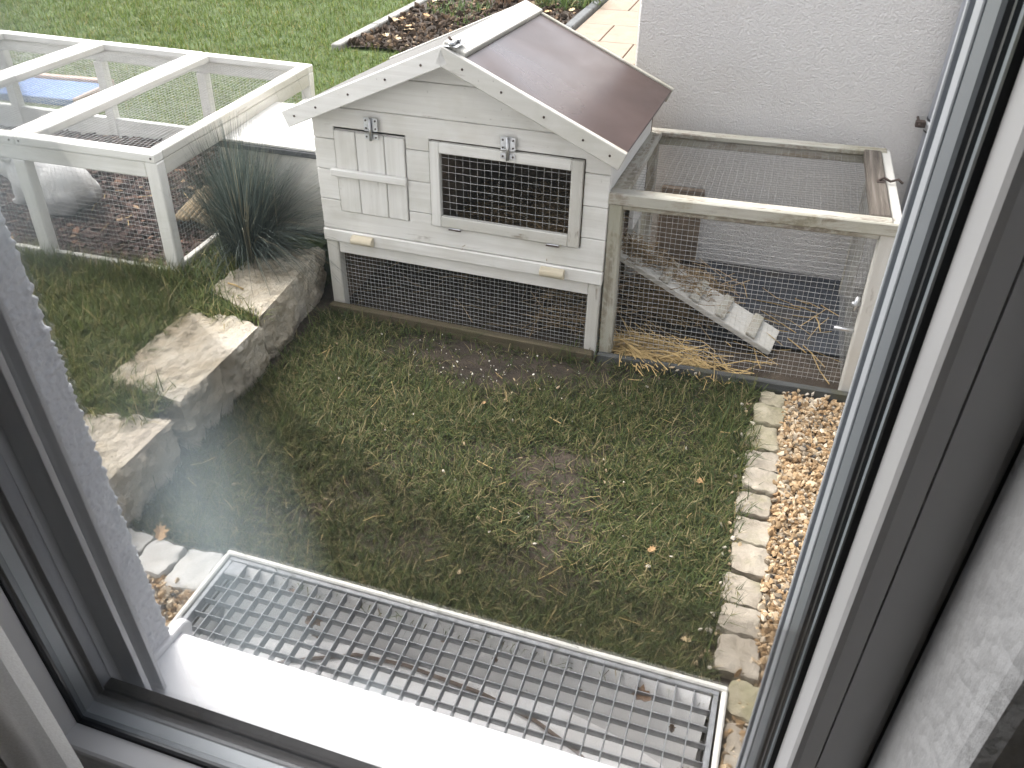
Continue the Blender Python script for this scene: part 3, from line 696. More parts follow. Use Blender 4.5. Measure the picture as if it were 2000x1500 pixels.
# mesh door
md = wiremesh('mesh_door', (RD[0] + .02, 0.010, RD[2] + .02), (1, 0, 0), (0, 0, 1), RD[1] - RD[0] - .04, RD[3] - RD[2] - .04, 0.0208, 0.00046, 'wire', HT, 0.0008, 8)
md['label'] = 'wire mesh door in a wooden frame'
a0, a1, c0, c1 = RD[0] + .0035, RD[1] - .0035, RD[2] + .003, RD[3] - .0035
board('stile', a0, a0 + .0275, -0.009, 0.008, c0, c1, 'paint_z', md, 0.002); board('stile', a1 - .031, a1, -0.009, 0.008, c0, c1, 'worn_z', md, 0.002)
board('rail', a0 + .0279, a1 - .0314, -0.009, 0.0078, c1 - .0285, c1, 'paint_x', md, 0.002); board('rail', a0 + .0279, a1 - .0314, -0.009, 0.0078, c0, c0 + .031, 'worn_x', md, 0.002)
for x in (0.428, 0.714):
    h_ = board('hinge', x - .017, x + .017, -0.0105, -0.004, RD[2] - 0.004, RD[2] + 0.0028, 'zinc', md, 0.001)
    tube('pin', [(x - .018, -0.0115, RD[2] - 0.0006), (x + .018, -0.0115, RD[2] - 0.0006)], 0.0024, 'rust', h_)
def latch(x, zt, zb, parent, name='bolt_latch'):
    """barrel bolt: upper plate with barrel, keeper below the gap"""
    zg = zb + 0.020
    p = prism(name, [(x - .0205, zg + .003), (x - .013, zg + .001), (x + .013, zg + .001), (x + .0205, zg + .003), (x + .0205, zt), (x + .008, zt + .0015), (x - .008, zt + .0015), (x - .0205, zt)], -0.0118, -0.0098, 'zinc', parent, 'xz', 0.0004)
    prism('keeper', [(x - .0205, zb), (x + .0205, zb), (x + .0205, zg - .006), (x - .0205, zg - .006)], -0.0118, -0.0098, 'zinc', p, 'xz', 0.0005)
    tube('bolt', [(x, -0.0165, zb - .002), (x, -0.0165, zt + .001)], 0.0042, 'zinc', p, 10)
    tube('knob', [(x - .001, -0.0175, zg + .006), (x - .014, -0.022, zg + .007)], 0.0028, 'zinc', p, 8)
    for dx in (-.014, .014):
        for zz in (zg + .009, zt - .007, zb + .006): tube('screw', [(x + dx, -0.0121, zz), (x + dx, -0.0131, zz)], 0.0027, 'rust', p, 7)
latch(0.1895, 0.597, 0.540, HT); latch(0.583, 0.591, 0.535, HT)
# roof
def roofquad(name, s0, s1, side, y0, y1, t0, t1, mat, b=0.002, m='y'):
    """slab on the slope: s along slope from ridge, t offset normal to the slope"""
    L = math.hypot(1, SL); ux, uz = side / L, -SL / L; nx, nz = side * SL / L, 1 / L
    pts = [(W / 2 + ux * s + nx * t, HA + uz * s + nz * t) for s, t in ((s0, t0), (s1, t0), (s1, t1), (s0, t1))]
    return prism(name, pts, y0, y1, mat, HT, 'xz', b)
SLEN = math.hypot(W / 2 + EV, HA - HE)
rp = roofquad('roof_panel', 0.060, SLEN + 0.004, 1, -OV + 0.017, D - 0.012, -0.014, -0.001, 'brown_panel'); rp['label'] = 'smooth glossy brown roof panel'
lp = roofquad('roof_panel', 0.004, SLEN + 0.004, -1, -OV + 0.0185, D + 0.02, -0.014, -0.001, 'felt'); lp['label'] = 'grey felted roof panel'
roofquad('ridge_board', -0.003, 0.0585, 1, -OV + 0.019, D + 0.004, -0.014, 0.010, 'worn_y', 0.002)
for side, mt in ((-1, 'paint_x'), (1, 'worn_x')):
    roofquad('barge_board', 0.0005, SLEN + 0.006, side, -OV, -OV + 0.0165, -0.044, 0.002, mt, 0.002)
    roofquad('barge_board', 0.0005, SLEN + 0.006, side, D - 0.0115 if side > 0 else D + 0.0205, D + 0.004 if side > 0 else D + 0.036, -0.040, 0.004, 'old_x' if side > 0 else 'worn_x', 0.002)
for side in (-1, 1):
    for s in (0.06, 0.17, 0.29, 0.40, 0.475):
        L = math.hypot(1, SL); x = W / 2 + side / L * s; z = HA - SL / L * s - 0.024
        tube('screw', [(x, -OV + 0.002, z), (x, -OV - 0.0012, z)], 0.0032, 'rust', HT, 7)
# bolt on the roof ridge
xr, zr_ = W / 2 + 0.024, HA + 0.003
rb = board('roof_bolt', xr - .020, xr + .018, -OV + .004, -OV + .055, zr_ - .003, zr_ - .001, 'zinc', HT, 0.0006); rb.rotation_euler = (0, 0, 0)
tube('bolt', [(xr, -OV + .000, zr_ + .004), (xr, -OV + .058, zr_ + .004)], 0.0048, 'zinc', rb, 10)
tube('knob', [(xr - .002, -OV + .022, zr_ + .006), (xr - .012, -OV + .022, zr_ + .017)], 0.0032, 'rust', rb, 8)
for dy in (0.010, 0.045): board('strap', xr - .009, xr + .009, -OV + dy, -OV + dy + .007, zr_ - .0005, zr_ + .0095, 'zinc', rb, 0.002)

# ------------------------------------------------------------------ weathered wire run joined to the hutch
RN = empty('wire_run', (-0.3872, 1.9522, 0), (-0.0437, -0.0139, 0.0094))
tag(RN, 'weathered open wooden run with wire mesh against the roughcast wall', 'wire run')
RW, RD_, RH = 0.7028, 0.6011, 0.4715
def rb_(name, *a, mat, b=0.003): return board(name, *a, mat, RN, b)
rb_('post', 0.0, 0.036, 0.0, 0.036, -0.03, 0.4565, mat='old_z'); rb_('post', RW - .041, RW, 0.0, 0.036, -0.03, 0.4565, mat='worn_z')
rb_('post', 0.0, 0.036, RD_ - .036, RD_, -0.03, 0.4565, mat='old_z'); rb_('post', RW - .041, RW, RD_ - .036, RD_, -0.03, 0.4565, mat='old_z')
rb_('beam', 0.0362, RW - .0412, 0.001, 0.030, 0.4295, 0.4563, mat='old_x'); rb_('beam', 0.0362, RW - .0412, RD_ - .030, RD_, 0.4295, 0.4563, mat='old_x')
rb_('beam', 0.001, 0.030, 0.0362, RD_ - .0362, 0.4295, 0.4563, mat='old_y'); rb_('beam', RW - .030, RW - .001, 0.0362, RD_ - .0362, 0.4295, 0.4563, mat='worn_y')
rb_('lid_rail', -0.003, RW - .018, 0.004, 0.042, 0.4566, 0.4735, mat='old_x'); rb_('lid_rail', 0.0, RW - .004, RD_ - .042, RD_ - .002, 0.4566, 0.4735, mat='old_x')
rb_('lid_rail', 0.0, 0.046, 0.0424, RD_ - .0424, 0.4566, 0.4735, mat='old_y')
br_ = rb_('lid_rail', RW - .068, RW - .021, 0.0424, RD_ - .0424, 0.4566, 0.4765, mat='brown_y'); br_['label'] = 'bare brown grained lid rail'
rb_('side_cap', RW - .0195, RW + .006, 0.0, RD_ - .01, 0.4566, 0.4700, mat='worn_y'); rb_('beam_cap', -0.002, RW + .004, -0.006, 0.0035, 0.4425, 0.4745, mat='old_x')
kb = rb_('kick_board', 0.0, RW, -0.022, -0.002, -0.062, -0.002, mat='grey_x'); kb['label'] = 'dark grey wet kick board'
rb_('kick_board', RW - .02, RW, 0.0364, RD_ - .0364, -0.05, 0.0, mat='grey_x')
wiremesh('wire_mesh', (0.030, 0.038, -0.01), (1, 0, 0), (0, 0, 1), RW - .066, 0.45, 0.0142, 0.00046, 'wire', RN, 0.0025, 11)
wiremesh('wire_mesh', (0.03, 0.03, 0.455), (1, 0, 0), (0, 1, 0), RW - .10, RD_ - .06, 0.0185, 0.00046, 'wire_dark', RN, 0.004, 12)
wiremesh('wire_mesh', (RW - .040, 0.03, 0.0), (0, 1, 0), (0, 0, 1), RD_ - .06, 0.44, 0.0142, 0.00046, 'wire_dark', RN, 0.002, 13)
hk = tube('hook', [(RW - .040, 0.285, 0.480), (RW - .030, 0.288, 0.487), (RW - .012, 0.286, 0.479), (RW + .006, 0.290, 0.485), (RW + .018, 0.282, 0.478)], 0.0035, 'rust', RN)
board('plate', RW - .046, RW - .026, 0.275, 0.297, 0.4767, 0.479, 'rust', hk, 0.0006)
tube('bolt', [(0.612, 0.020, 0.169), (0.663, 0.020, 0.169)], 0.0048, 'zinc', RN); kn = tube('bolt', [(0.640, 0.024, 0.243), (0.663, 0.024, 0.243)], 0.0055, 'zinc', RN)
tube('wing_nut', [(0.648, 0.018, 0.226), (0.650, 0.024, 0.243), (0.653, 0.026, 0.262)], [0.004, 0.008, 0.0045], 'zinc', kn)

# ramp from the hutch down to the floor of the run
RP = empty('ramp', (-0.15, 2.19, 0.10)); tag(RP, 'white wooden ramp with cleats sloping down inside the weathered run', 'ramp')
p0, p1 = Vector((-0.40, 2.235, 0.205)), Vector((0.095, 2.165, -0.004)); dv = p1 - p0; ln = dv.length
RP.location = (p0 + p1) / 2; RP.rotation_euler = dv.to_track_quat('X', 'Z').to_euler()
board('tread', -ln / 2, ln / 2, -0.062, 0.062, -0.018, 0.0, 'worn_x', RP, 0.002)
for i in range(5):
    x = -ln / 2 + 0.075 + i * 0.098 + random.uniform(-.008, .008)
    board('cleat', x - .015, x + .015, -0.061, 0.061, 0.0005, 0.012, 'old_y', RP, 0.003)
# mat on the run floor
mt_ = board('rubber_mat', -0.16, 0.290, 2.16, 2.628, -0.022, -0.012, 'mat', None, 0.003); tag(mt_, 'dark slate rubber mat on the floor of the weathered run', 'mat')
tag(board('leaning_board', -0.345, -0.205, 2.610, 2.632, -0.02, 0.24, 'inside_wood', None, 0.003), 'brown board standing against the roughcast wall behind the ramp', 'board')

# ------------------------------------------------------------------ low white run on the upper lawn
LR = empty('wire_run', (-1.6532, 1.773, ZU), (-0.030, 0.040, 0.0902))
tag(LR, 'low white wooden wire run with several mesh lids on bark mulch', 'wire run')
LW, LDp, LH, NS = 0.4505, 1.0422, 0.3826, 4
TL_, AP = 0.026, 0.046
zt0 = LH - TL_; zb0 = zt0 - AP
for i in range(NS):
    xr1 = -i * LW - 0.0015; xl = -(i + 1) * LW + 0.0015
    lid = wiremesh('lid', (xl + .02, 0.02, zt0 + .006), (1, 0, 0), (0, 1, 0), LW - .043, LDp - .04, 0.0145, 0.00042, 'wire', LR, 0.004, 30 + i)
    board('lid_rail', xl, xr1, 0.0, 0.041, zt0, LH, 'paint_x', lid, 0.003, 0.0008); board('lid_rail', xl, xr1, LDp - .041, LDp, zt0, LH, 'paint_x', lid, 0.003, 0.0008)
    board('lid_rail', xl, xl + .040, 0.0415, LDp - .0415, zt0, LH, 'paint_y', lid, 0.003, 0.0006); board('lid_rail', xr1 - .040, xr1, 0.0415, LDp - .0415, zt0, LH, 'worn_y' if i == 0 else 'paint_y', lid, 0.003, 0.0006)
    for x in (xl + .014, xr1 - .014):
        tube('screw', [(x, 0.001, zt0 + .013), (x, -0.0012, zt0 + .013)], 0.0034, 'rust', lid, 7)
    if i < 4:
        px0 = -i * LW - (0.0 if i == 0 else -0.012)
        for y0 in (0.002, LDp - .040):
            board('post', px0 - .040, px0, y0, y0 + .038, -0.05, zt0 - .0005 if i == 0 else zb0 - .0005, 'paint_z', LR, 0.003)
    wiremesh('wire_mesh', (-(i + 1) * LW, 0.034, 0.0), (1, 0, 0), (0, 0, 1), LW, zt0 - .01, 0.0145, 0.00042, 'wire', LR, 0.002, 50 + i)
    wiremesh('wire_mesh', (-(i + 1) * LW, LDp - .034, 0.0), (1, 0, 0), (0, 0, 1), LW, zt0 - .01, 0.0145, 0.00042, 'wire', LR, 0.002, 60 + i)
TW = NS * LW
board('beam', -TW, -0.0405, 0.003, 0.024, zb0, zt0 - .0006, 'paint_x', LR, 0.003); board('beam', -TW, -0.0405, LDp - .024, LDp - .003, zb0, zt0 - .0006, 'paint_x', LR, 0.003)
board('beam', -0.024, -0.003, 0.0405, LDp - .0405, zb0, zt0 - .0006, 'worn_y', LR, 0.003)
board('base_board', -TW, -0.0405, 0.004, 0.024, -0.022, 0.020, 'worn_x', LR, 0.003); board('base_board', -TW, -0.0405, LDp - .034, LDp - .012, -0.012, 0.085, 'paint_x', LR, 0.003)
board('base_board', -0.024, -0.003, 0.0405, LDp - .0405, -0.012, 0.035, 'worn_y', LR, 0.003)
wiremesh('wire_mesh', (-0.034, 0.02, 0.0), (0, 1, 0), (0, 0, 1), LDp - .04, zt0 - .01, 0.0145, 0.00042, 'wire', LR, 0.002, 71)
board('lower_rail', -0.026, -0.002, LDp - .36, LDp - .041, zb0 - .075, zb0 - .045, 'paint_y', LR, 0.003)

# connecting box between low run and hutch
BX = empty('connecting_box', (-1.70, 2.14, 0.13)); tag(BX, 'white box with flat lid and grey edging between low run and hutch', 'box')
board('front_panel', 0.0, 0.44, 0.0, 0.016, 0.0, 0.258, 'paint_x', BX, 0.002); board('back_panel', 0.0, 0.44, 0.34, 0.356, 0.0, 0.258, 'paint_x', BX, 0.002)
board('side_panel', 0.0, 0.016, 0.0165, 0.3395, 0.0, 0.258, 'paint_y', BX, 0.002); board('side_panel', 0.424, 0.44, 0.0165, 0.3395, 0.0, 0.258, 'paint_y', BX, 0.002)
board('lid', -0.01, 0.446, -0.004, 0.37, 0.2765, 0.286, 'paint_x', BX, 0.002); board('lid_edging', -0.012, 0.447, -0.010, 0.36, 0.2585, 0.276, 'edging_felt', BX, 0.002)

# blue tray behind the low run
bt = empty('sandpit', (-3.75, 3.0, ZU)); bt.rotation_euler = (0, 0, 0.06); tag(bt, 'pale blue sandpit with wooden rim on the lawn behind the low run', 'sandpit')
board('cover', -0.6, 0.62, -0.05, 0.20, 0.0, 0.035, 'blue_plastic', bt, 0.004); board('rim', -0.62, 0.64, 0.2005, 0.235, 0.0, 0.05, 'pink_wood', bt, 0.004)
board('rim', 0.6205, 0.64, -0.05, 0.20, 0.0, 0.04, 'pink_wood', bt, 0.004)

# bundle of sticks in the low run
sb = empty('stick_bridge', (-1.83, 2.16, ZU)); sb.rotation_euler = (0, 0, 0.25); tag(sb, 'bent bridge of thin wooden sticks on the bark inside low run', 'stick bridge')
for i in range(15):
    a = math.pi * (0.06 + 0.88 * i / 14); r_ = 0.085
    x, z = -r_ * math.cos(a), r_ * 0.72 * math.sin(a)
    tube('stick', [(x, -0.13 + random.uniform(-.01, .01), z), (x + random.uniform(-.003, .003), 0.0, z + .002), (x, 0.13 + random.uniform(-.01, .01), z)], 0.0085, 'stick_y', sb, 7)

# ------------------------------------------------------------------ rabbit
def rabbit():
    bm = bmesh.new()
    def ell(c, s, rot=(0, 0, 0), seg=20):
        M_ = Matrix.Translation(c) @ Euler(rot).to_matrix().to_4x4() @ Matrix.Diagonal((*s, 1))
        bmesh.ops.create_uvsphere(bm, u_segments=seg, v_segments=14, radius=1, matrix=M_)
    ell((0.075, 0, 0.085), (0.105, 0.080, 0.088)); ell((0.0, 0, 0.092), (0.11, 0.074, 0.086)); ell((-0.07, 0, 0.090), (0.085, 0.060, 0.072))
    for s in (-1, 1):
        ell((0.095, s * 0.055, 0.052), (0.068, 0.034, 0.055), (0, -0.2, 0)); ell((0.045, s * 0.062, 0.016), (0.066, 0.019, 0.017))
        ell((-0.115, s * 0.032, 0.045), (0.022, 0.019, 0.05)); ell((-0.130, s * 0.034, 0.012), (0.032, 0.015, 0.013))
        ell((-0.145, s * 0.026, 0.185), (0.062, 0.014, 0.022), (0.35 * s, 0.32, 0.25 * s))
    ell((-0.145, 0, 0.125), (0.055, 0.042, 0.047), (0, -0.35, 0)); ell((-0.187, 0, 0.112), (0.030, 0.027, 0.027)); ell((-0.11, 0, 0.105), (0.05, 0.046, 0.055))
    ell((0.168, 0, 0.062), (0.024, 0.022, 0.022))
    me = bpy.data.meshes.new('tmp'); bm.to_mesh(me); bm.free(); o = bpy.data.objects.new('tmp', me); COL.objects.link(o)
    rm = o.modifiers.new('r', 'REMESH'); rm.mode = 'VOXEL'; rm.voxel_size = 0.0055
    sm_ = o.modifiers.new('s', 'SMOOTH'); sm_.iterations = 7; sm_.factor = 0.5
    dg = bpy.context.evaluated_depsgraph_get(); me2 = bpy.data.meshes.new_from_object(o.evaluated_get(dg)); bpy.data.objects.remove(o)
    r = empty('rabbit', (-2.375, 2.06, ZU + 0.012)); r.rotation_euler = (0, 0, -0.03); tag(r, 'white rabbit with grey shading crouching on bark inside low run', 'rabbit')
    r.scale = (1.0, 1.0, 1.0)
    b = link('body', me2, 'fur', r, True)
    for s in (-1, 1):
        bm = bmesh.new(); bmesh.ops.create_uvsphere(bm, u_segments=10, v_segments=8, radius=0.007, matrix=Matrix.Translation((-0.163, s * 0.038, 0.139)))
        m_ = bpy.data.meshes.new('eye'); bm.to_mesh(m_); bm.free(); link('eye', m_, 'black_rubber', r, True)
rabbit()

# ------------------------------------------------------------------ limestone blocks
def block(corners, ztop, zbot, seed, label, batter=0.02, rough=1.0):
    """rough quarry block from its four top corners (counter-clockwise), faces broken by layered noise"""
    nu, nv, nw = 44, 60, 22
    c = [Vector((x, y)) for x, y in corners]; mid = sum(c, Vector((0, 0))) / 4
    def at(u, v, w_):
        p = c[0].lerp(c[1], u).lerp(c[3].lerp(c[2], u), v)
        k = 1.0 - batter * (1 - w_) ; p = mid + (p - mid) * k
        return Vector((p.x, p.y, zbot + (ztop - zbot) * w_))
    bm = bmesh.new(); vd = {}
    def vert(i, j, k):
        if (i, j, k) not in vd: vd[(i, j, k)] = bm.verts.new(at(i / nu, j / nv, k / nw))
        return vd[(i, j, k)]
    for i in range(nu):
        for j in range(nv):
            for k in (0, nw): bm.faces.new([vert(i, j, k), vert(i + 1, j, k), vert(i + 1, j + 1, k), vert(i, j + 1, k)])
    for i in range(nu):
        for k in range(nw):
            for j in (0, nv): bm.faces.new([vert(i, j, k), vert(i + 1, j, k), vert(i + 1, j, k + 1), vert(i, j, k + 1)])
    for j in range(nv):
        for k in range(nw):
            for i in (0, nu): bm.faces.new([vert(i, j, k), vert(i, j + 1, k), vert(i, j + 1, k + 1), vert(i, j, k + 1)])
    bmesh.ops.recalc_face_normals(bm, faces=bm.faces); bm.normal_update()
    sv = Vector((seed * 3.1, seed * 1.7, seed * 2.3))
    for v in bm.verts:
        p = v.co; nn = v.normal.copy()
        top = max(0.0, nn.z)
        a = noise.fractal(p * 7 + sv, 0.9, 2.1, 4) * 0.014 + noise.fractal(p * 26 + sv, 0.7, 2.1, 5) * 0.0105 + noise.ridged_multi_fractal(p * 16 + sv, 0.9, 2.1, 3, 1.0, 2.0) * 0.004 * (1 - top)
        a += noise.cell(Vector((p.x * 12, p.y * 9, p.z * 14)) + sv) * 0.006 * (1 - 0.7 * top)
        v.co = p + nn * a * rough * (1 - 0.35 * top)
    off = Vector((mid.x, mid.y, zbot))
    for v in bm.verts: v.co -= off
    me = bpy.data.meshes.new('limestone_block'); bm.to_mesh(me); bm.free()
    o = link('limestone_block', me, 'limestone', None, True); me.set_sharp_from_angle(angle=0.7)
    o.location = off; return tag(o, label, 'stone block', 'limestone blocks of the retaining wall')
block([(-1.485, 1.265), (-1.255, 1.235), (-1.262, 1.605), (-1.490, 1.600)], 0.124, -0.075, 1, 'pale yellow limestone block in the middle of the retaining wall')
block([(-1.345, 0.80), (-1.235, 0.80), (-1.238, 1.178), (-1.455, 1.128)], 0.116, -0.085, 2, 'whitish limestone block beside the white edging slabs')
block([(-1.500, 1.715), (-1.285, 1.632), (-1.325, 2.045), (-1.51, 2.02)], 0.124, -0.075, 3, 'pinkish limestone block between ornamental grass and hutch leg')

def cobble(x0, x1, y0, y1, zt, mat, label, grp, thick=0.06, seed=0, rough=0.005):
    rg = random.Random(seed); bm = bmesh.new(); k = 40; cx, cy = (x0 + x1) / 2, (y0 + y1) / 2; rings = []
    ph = [rg.uniform(0, 6.28) for _ in range(4)]; sk = rg.uniform(-.12, .12); tp = rg.uniform(-.12, .12); so_ = Vector((seed * 1.3, seed * 0.7, 0))
    def outline(t):
        ca, sa = math.cos(t), math.sin(t); e = 9.0
        r_ = (abs(ca) ** e + abs(sa) ** e) ** (-1 / e); r_ *= 1 + 0.02 * math.sin(3 * t + ph[0]) + 0.02 * math.sin(7 * t + ph[1])
        x, y = ca * r_, sa * r_; x += noise.noise(Vector((x, y, 0)) * 2.2 + so_) * 0.10; y += noise.noise(Vector((y, x, 5)) * 2.2 + so_) * 0.10
        return x * (1 + tp * y) * (x1 - x0) / 2, (y + sk * x) * (y1 - y0) / 2
    lay = [(0.96, -thick), (1.0, -0.02), (1.0, -0.008), (0.975, -0.0025), (0.93, -0.0005), (0.8, 0), (0.6, 0), (0.4, 0), (0.2, 0)]
    for s, z in lay:
        ring_ = []
        for i in range(k):
            x, y = outline(2 * math.pi * i / k)
            p = Vector((x * s, y * s, z)); q = Vector((cx + p.x, cy + p.y, seed + z * 3)); h = noise.fractal(q * 30, 0.8, 2.1, 4) * rough
            hs2 = noise.noise(q * 55) * 0.004
            ring_.append(bm.verts.new((p.x + hs2, p.y + hs2, p.z + (h if z > -0.03 else 0))))
        rings.append(ring_)
    for a, b in zip(rings, rings[1:]):
        for i in range(k): bm.faces.new((a[i], a[(i + 1) % k], b[(i + 1) % k], b[i]))
    bm.faces.new(rings[-1]); bm.faces.new(rings[0][::-1])
    bmesh.ops.recalc_face_normals(bm, faces=bm.faces)
    me = bpy.data.meshes.new('edging_stone'); bm.to_mesh(me); bm.free()
    o = link('edging_stone', me, mat, None, True); me.set_sharp_from_angle(angle=0.6)
    o.location = (cx, cy, zt); o.rotation_euler = (rg.uniform(-.03, .03), rg.uniform(-.03, .03), rg.uniform(-.05, .05)); return tag(o, label, 'edging stone', grp)
ORD = ['first', 'second', 'third', 'fourth', 'fifth', 'sixth', 'seventh', 'eighth', 'ninth', 'tenth', 'eleventh', 'twelfth', 'thirteenth', 'fourteenth']
rows = [(1.855, 1.915, 1), (1.770, 1.850, 1), (1.672, 1.764, 1), (1.592, 1.662, 0), (1.508, 1.586, 0), (1.425, 1.500, 0), (1.338, 1.418, 0), (1.250, 1.332, 0), (1.165, 1.243, 0), (1.088, 1.160, 0), (0.992, 1.082, 0), (0.905, 0.982, 2), (0.80, 0.895, 0), (0.69, 0.79, 0)]
for i, (a, b, m_) in enumerate(rows):
    sh_ = 0.006 * math.sin(i * 2.1); lab = {0: f'pale edging stone beside the gravel, {ORD[i]} from the kick board', 1: f'mossy edging stone, {ORD[i]} from the kick board of the weathered run', 2: 'mossy edging stone at the corner of the steel grate'}[m_]
    x0 = 0.100 if i >= 11 else (0.078 if i == 0 else 0.060)
    cobble(x0 + sh_, (0.175 if i >= 11 else 0.140) + sh_, a, b, -0.009 + random.uniform(-.005, .004), 'edge_stone_moss' if m_ else 'edge_stone', lab, 'edging stones along the gravel', 0.06, 20 + i)
cobble(-1.135, -1.052, 0.845, 0.935, 0.0, 'white_slab', 'broad white edging slab between limestone block and the next slab', None, 0.05, 41)
cobble(-1.046, -0.958, 0.838, 0.940, -0.002, 'white_slab', 'white edging slab touching the corner of the steel grate', None, 0.05, 42)
cobble(-1.215, -1.142, 0.885, 0.945, -0.004, 'white_slab', 'small white edging stone next to a tan fallen leaf', None, 0.05, 43)
cobble(-1.260, -1.145, 0.820, 0.880, -0.010, 'white_slab', 'white edging stone half hidden behind the plaster reveal', None, 0.05, 44)

# ------------------------------------------------------------------ gravel
pal = [(0.36, 0.25, 0.14), (0.42, 0.32, 0.205), (0.29, 0.19, 0.10), (0.47, 0.40, 0.30), (0.22, 0.18, 0.13), (0.07, 0.065, 0.06)]
def gravel(n_, x0, x1, y0, y1, name_label, smin=0.0045, smax=0.0095, zb=ZL):
    px, py = RNG.uniform(x0, x1, n_), RNG.uniform(y0, y1, n_); s = RNG.uniform(smin, smax, n_); lay = RNG.uniform(0, 0.018, n_)
    V, F, C = rocks(px, py, zb + 0.004 + lay, s, pick(pal, [.28, .28, .16, .18, .07, .03], n_, 0.15))
    return tag(bulk('gravel', V, F, 'pebble', None, 'stuff', C), name_label, 'gravel')
gravel(13000, 0.135, 0.52, 1.02, 1.925, 'loose tan gravel filling the strip beside the edging stones')
gravel(1900, -1.16, -0.955, 0.64, 0.86, 'yellowish gravel patch beside the steel grate and white slabs')
gravel(2600, 0.10, 0.50, 0.57, 1.03, 'tan gravel near the house wall beyond the grate')
n_ = 130; px = np.concatenate([RNG.normal(0.05, 0.014, 45), RNG.uniform(-0.2, 0.3, 20), RNG.uniform(-1.2, 0.04, 65)]); py = np.concatenate([RNG.uniform(0.95, 1.85, 45), RNG.uniform(1.925, 1.945, 20), RNG.uniform(0.98, 1.9, 65)])
V, F, C = rocks(px, py, np.concatenate([np.full(45, -0.012), np.full(20, -0.004), np.full(65, -0.012)]), np.concatenate([RNG.uniform(.003, .007, 45), RNG.uniform(.003, .007, 20), RNG.uniform(.0015, .005, 65)]), pick([(0.42, 0.32, 0.20), (0.50, 0.45, 0.37)], [.6, .4], n_, .15))
tag(bulk('gravel', V, F, 'pebble', None, 'stuff', C), 'stray pale pebbles scattered over the worn grass', 'gravel')
# crumbs in front of the hutch
n_ = 150; px = RNG.normal(-0.70, 0.20, n_); py = RNG.normal(1.79, 0.07, n_).clip(1.6, 1.92)
V, F, C = rocks(px, py, np.full(n_, -0.019), RNG.uniform(.0009, .0028, n_), pick([(0.72, 0.68, 0.58), (0.55, 0.45, 0.3)], [.7, .3], n_, .1), 0.5)
tag(bulk('crumbs', V, F, 'pebble', None, 'stuff', C), 'pale crumbs scattered on bare soil in front of the hutch', 'crumbs')

# ------------------------------------------------------------------ grass
PALG = [(0.074, 0.098, 0.026), (0.040, 0.058, 0.018), (0.140, 0.138, 0.048), (0.255, 0.21, 0.105), (0.060, 0.086, 0.038)]
def grass(n_, x0, x1, y0, y1, zf, dens, L, wd, lean, p, label, tuft=0.012, pal=PALG):
    nt_ = max(1, n_ // 7); tx, ty = RNG.uniform(x0, x1, nt_), RNG.uniform(y0, y1, nt_)
    k = RNG.uniform(0, 1, nt_) < dens(tx, ty); tx, ty = tx[k], ty[k]
    px = np.repeat(tx, 7) + RNG.normal(0, tuft, len(tx) * 7); py = np.repeat(ty, 7) + RNG.normal(0, tuft, len(tx) * 7)
    m = len(px); vig = np.repeat(RNG.uniform(0.6, 1.25, len(tx)), 7)
    ln_ = RNG.uniform(*L, m) * vig
    V, F, C = blades(px, py, zf(px, py), ln_, RNG.uniform(*wd, m), RNG.uniform(*lean, m), pick(pal, p, m, 0.22))
    return tag(bulk('grass', V, F, 'blade', None, 'stuff', C), label, 'grass')
def d_low(x, y):
    f = fbm(x * 1.0, y * 1.0, 21); d = np.clip((f - 0.30) * 2.2, 0.16, 0.95)
    hut = np.exp(-(((x + 0.72) / 0.34) ** 2 + ((y - 1.80) / 0.13) ** 2)); d *= 1 - 0.85 * hut
    d *= 1 - 0.72 * np.exp(-(((x + 0.55) / 0.22) ** 2 + ((y - 1.45) / 0.07) ** 2)); d *= 1 - 0.8 * np.exp(-(((x + 0.28) / 0.10) ** 2 + ((y - 1.88) / 0.07) ** 2))
    edge = np.exp(-((x - 0.01) / 0.07) ** 2) + np.exp(-((y - 0.98) / 0.06) ** 2) + 0.6 * np.exp(-((x + 1.18) / 0.09) ** 2)
    return np.clip(d + 0.6 * edge, 0, 1) * (x < 0.062 + 0.02 * np.sin(y * 23))
zlow = lambda x, y: lower_z(x, y) - 0.002
grass(150000, -1.25, 0.085, 0.955, 1.935, zlow, d_low, (0.022, 0.056), (0.0015, 0.0031), (0.4, 1.5), [.32, .27, .20, .16, .05], 'worn short grass with bare patches in the sunken yard')
def d_tall(x, y):
    return np.clip(0.9 * np.exp(-((x - 0.025) / 0.035) ** 2) * (0.4 + fbm(x, y * 2, 4)) + 0.55 * np.exp(-((y - 0.962) / 0.02) ** 2) + 0.55 * np.exp(-((y - 1.925) / 0.018) ** 2) * (fbm(x * 2, y, 9) > 0.5) + 0.4 * np.exp(-((x + 1.23) / 0.03) ** 2), 0, 1)
grass(26000, -1.25, 0.07, 0.955, 1.93, zlow, d_tall, (0.035, 0.085), (0.0016, 0.0034), (0.3, 1.2), [.45, .30, .17, .03, .05], 'longer green grass tufts along the edges of the sunken yard')
zup = lambda x, y: np.full_like(x, ZU - 0.004)
def d_up(x, y):
    inr = (y > 1.77 + 0.09 * (x + 1.65)) & (x < -1.66)
    A_ = (x > -1.452) & (y < 1.12 + 0.22 * (x + 1.455)); B_ = (x > -1.487) & (y > 1.268) & (y < 1.598); C_ = (x > -1.50) & (y > 1.72 - 0.38 * (x + 1.5)) & (y < 2.03)
    return np.where(inr | A_ | B_ | C_, 0, 0.75 + 0.25 * fbm(x, y, 2))
grass(80000, -2.9, -1.30, 0.75, 2.0, zup, d_up, (0.030, 0.080), (0.0018, 0.0036), (0.3, 1.35), [.42, .20, .24, .09, .05], 'green grass growing between retaining wall blocks and low run', 0.012, [tuple(c * 1.45 for c in q) for q in PALG])
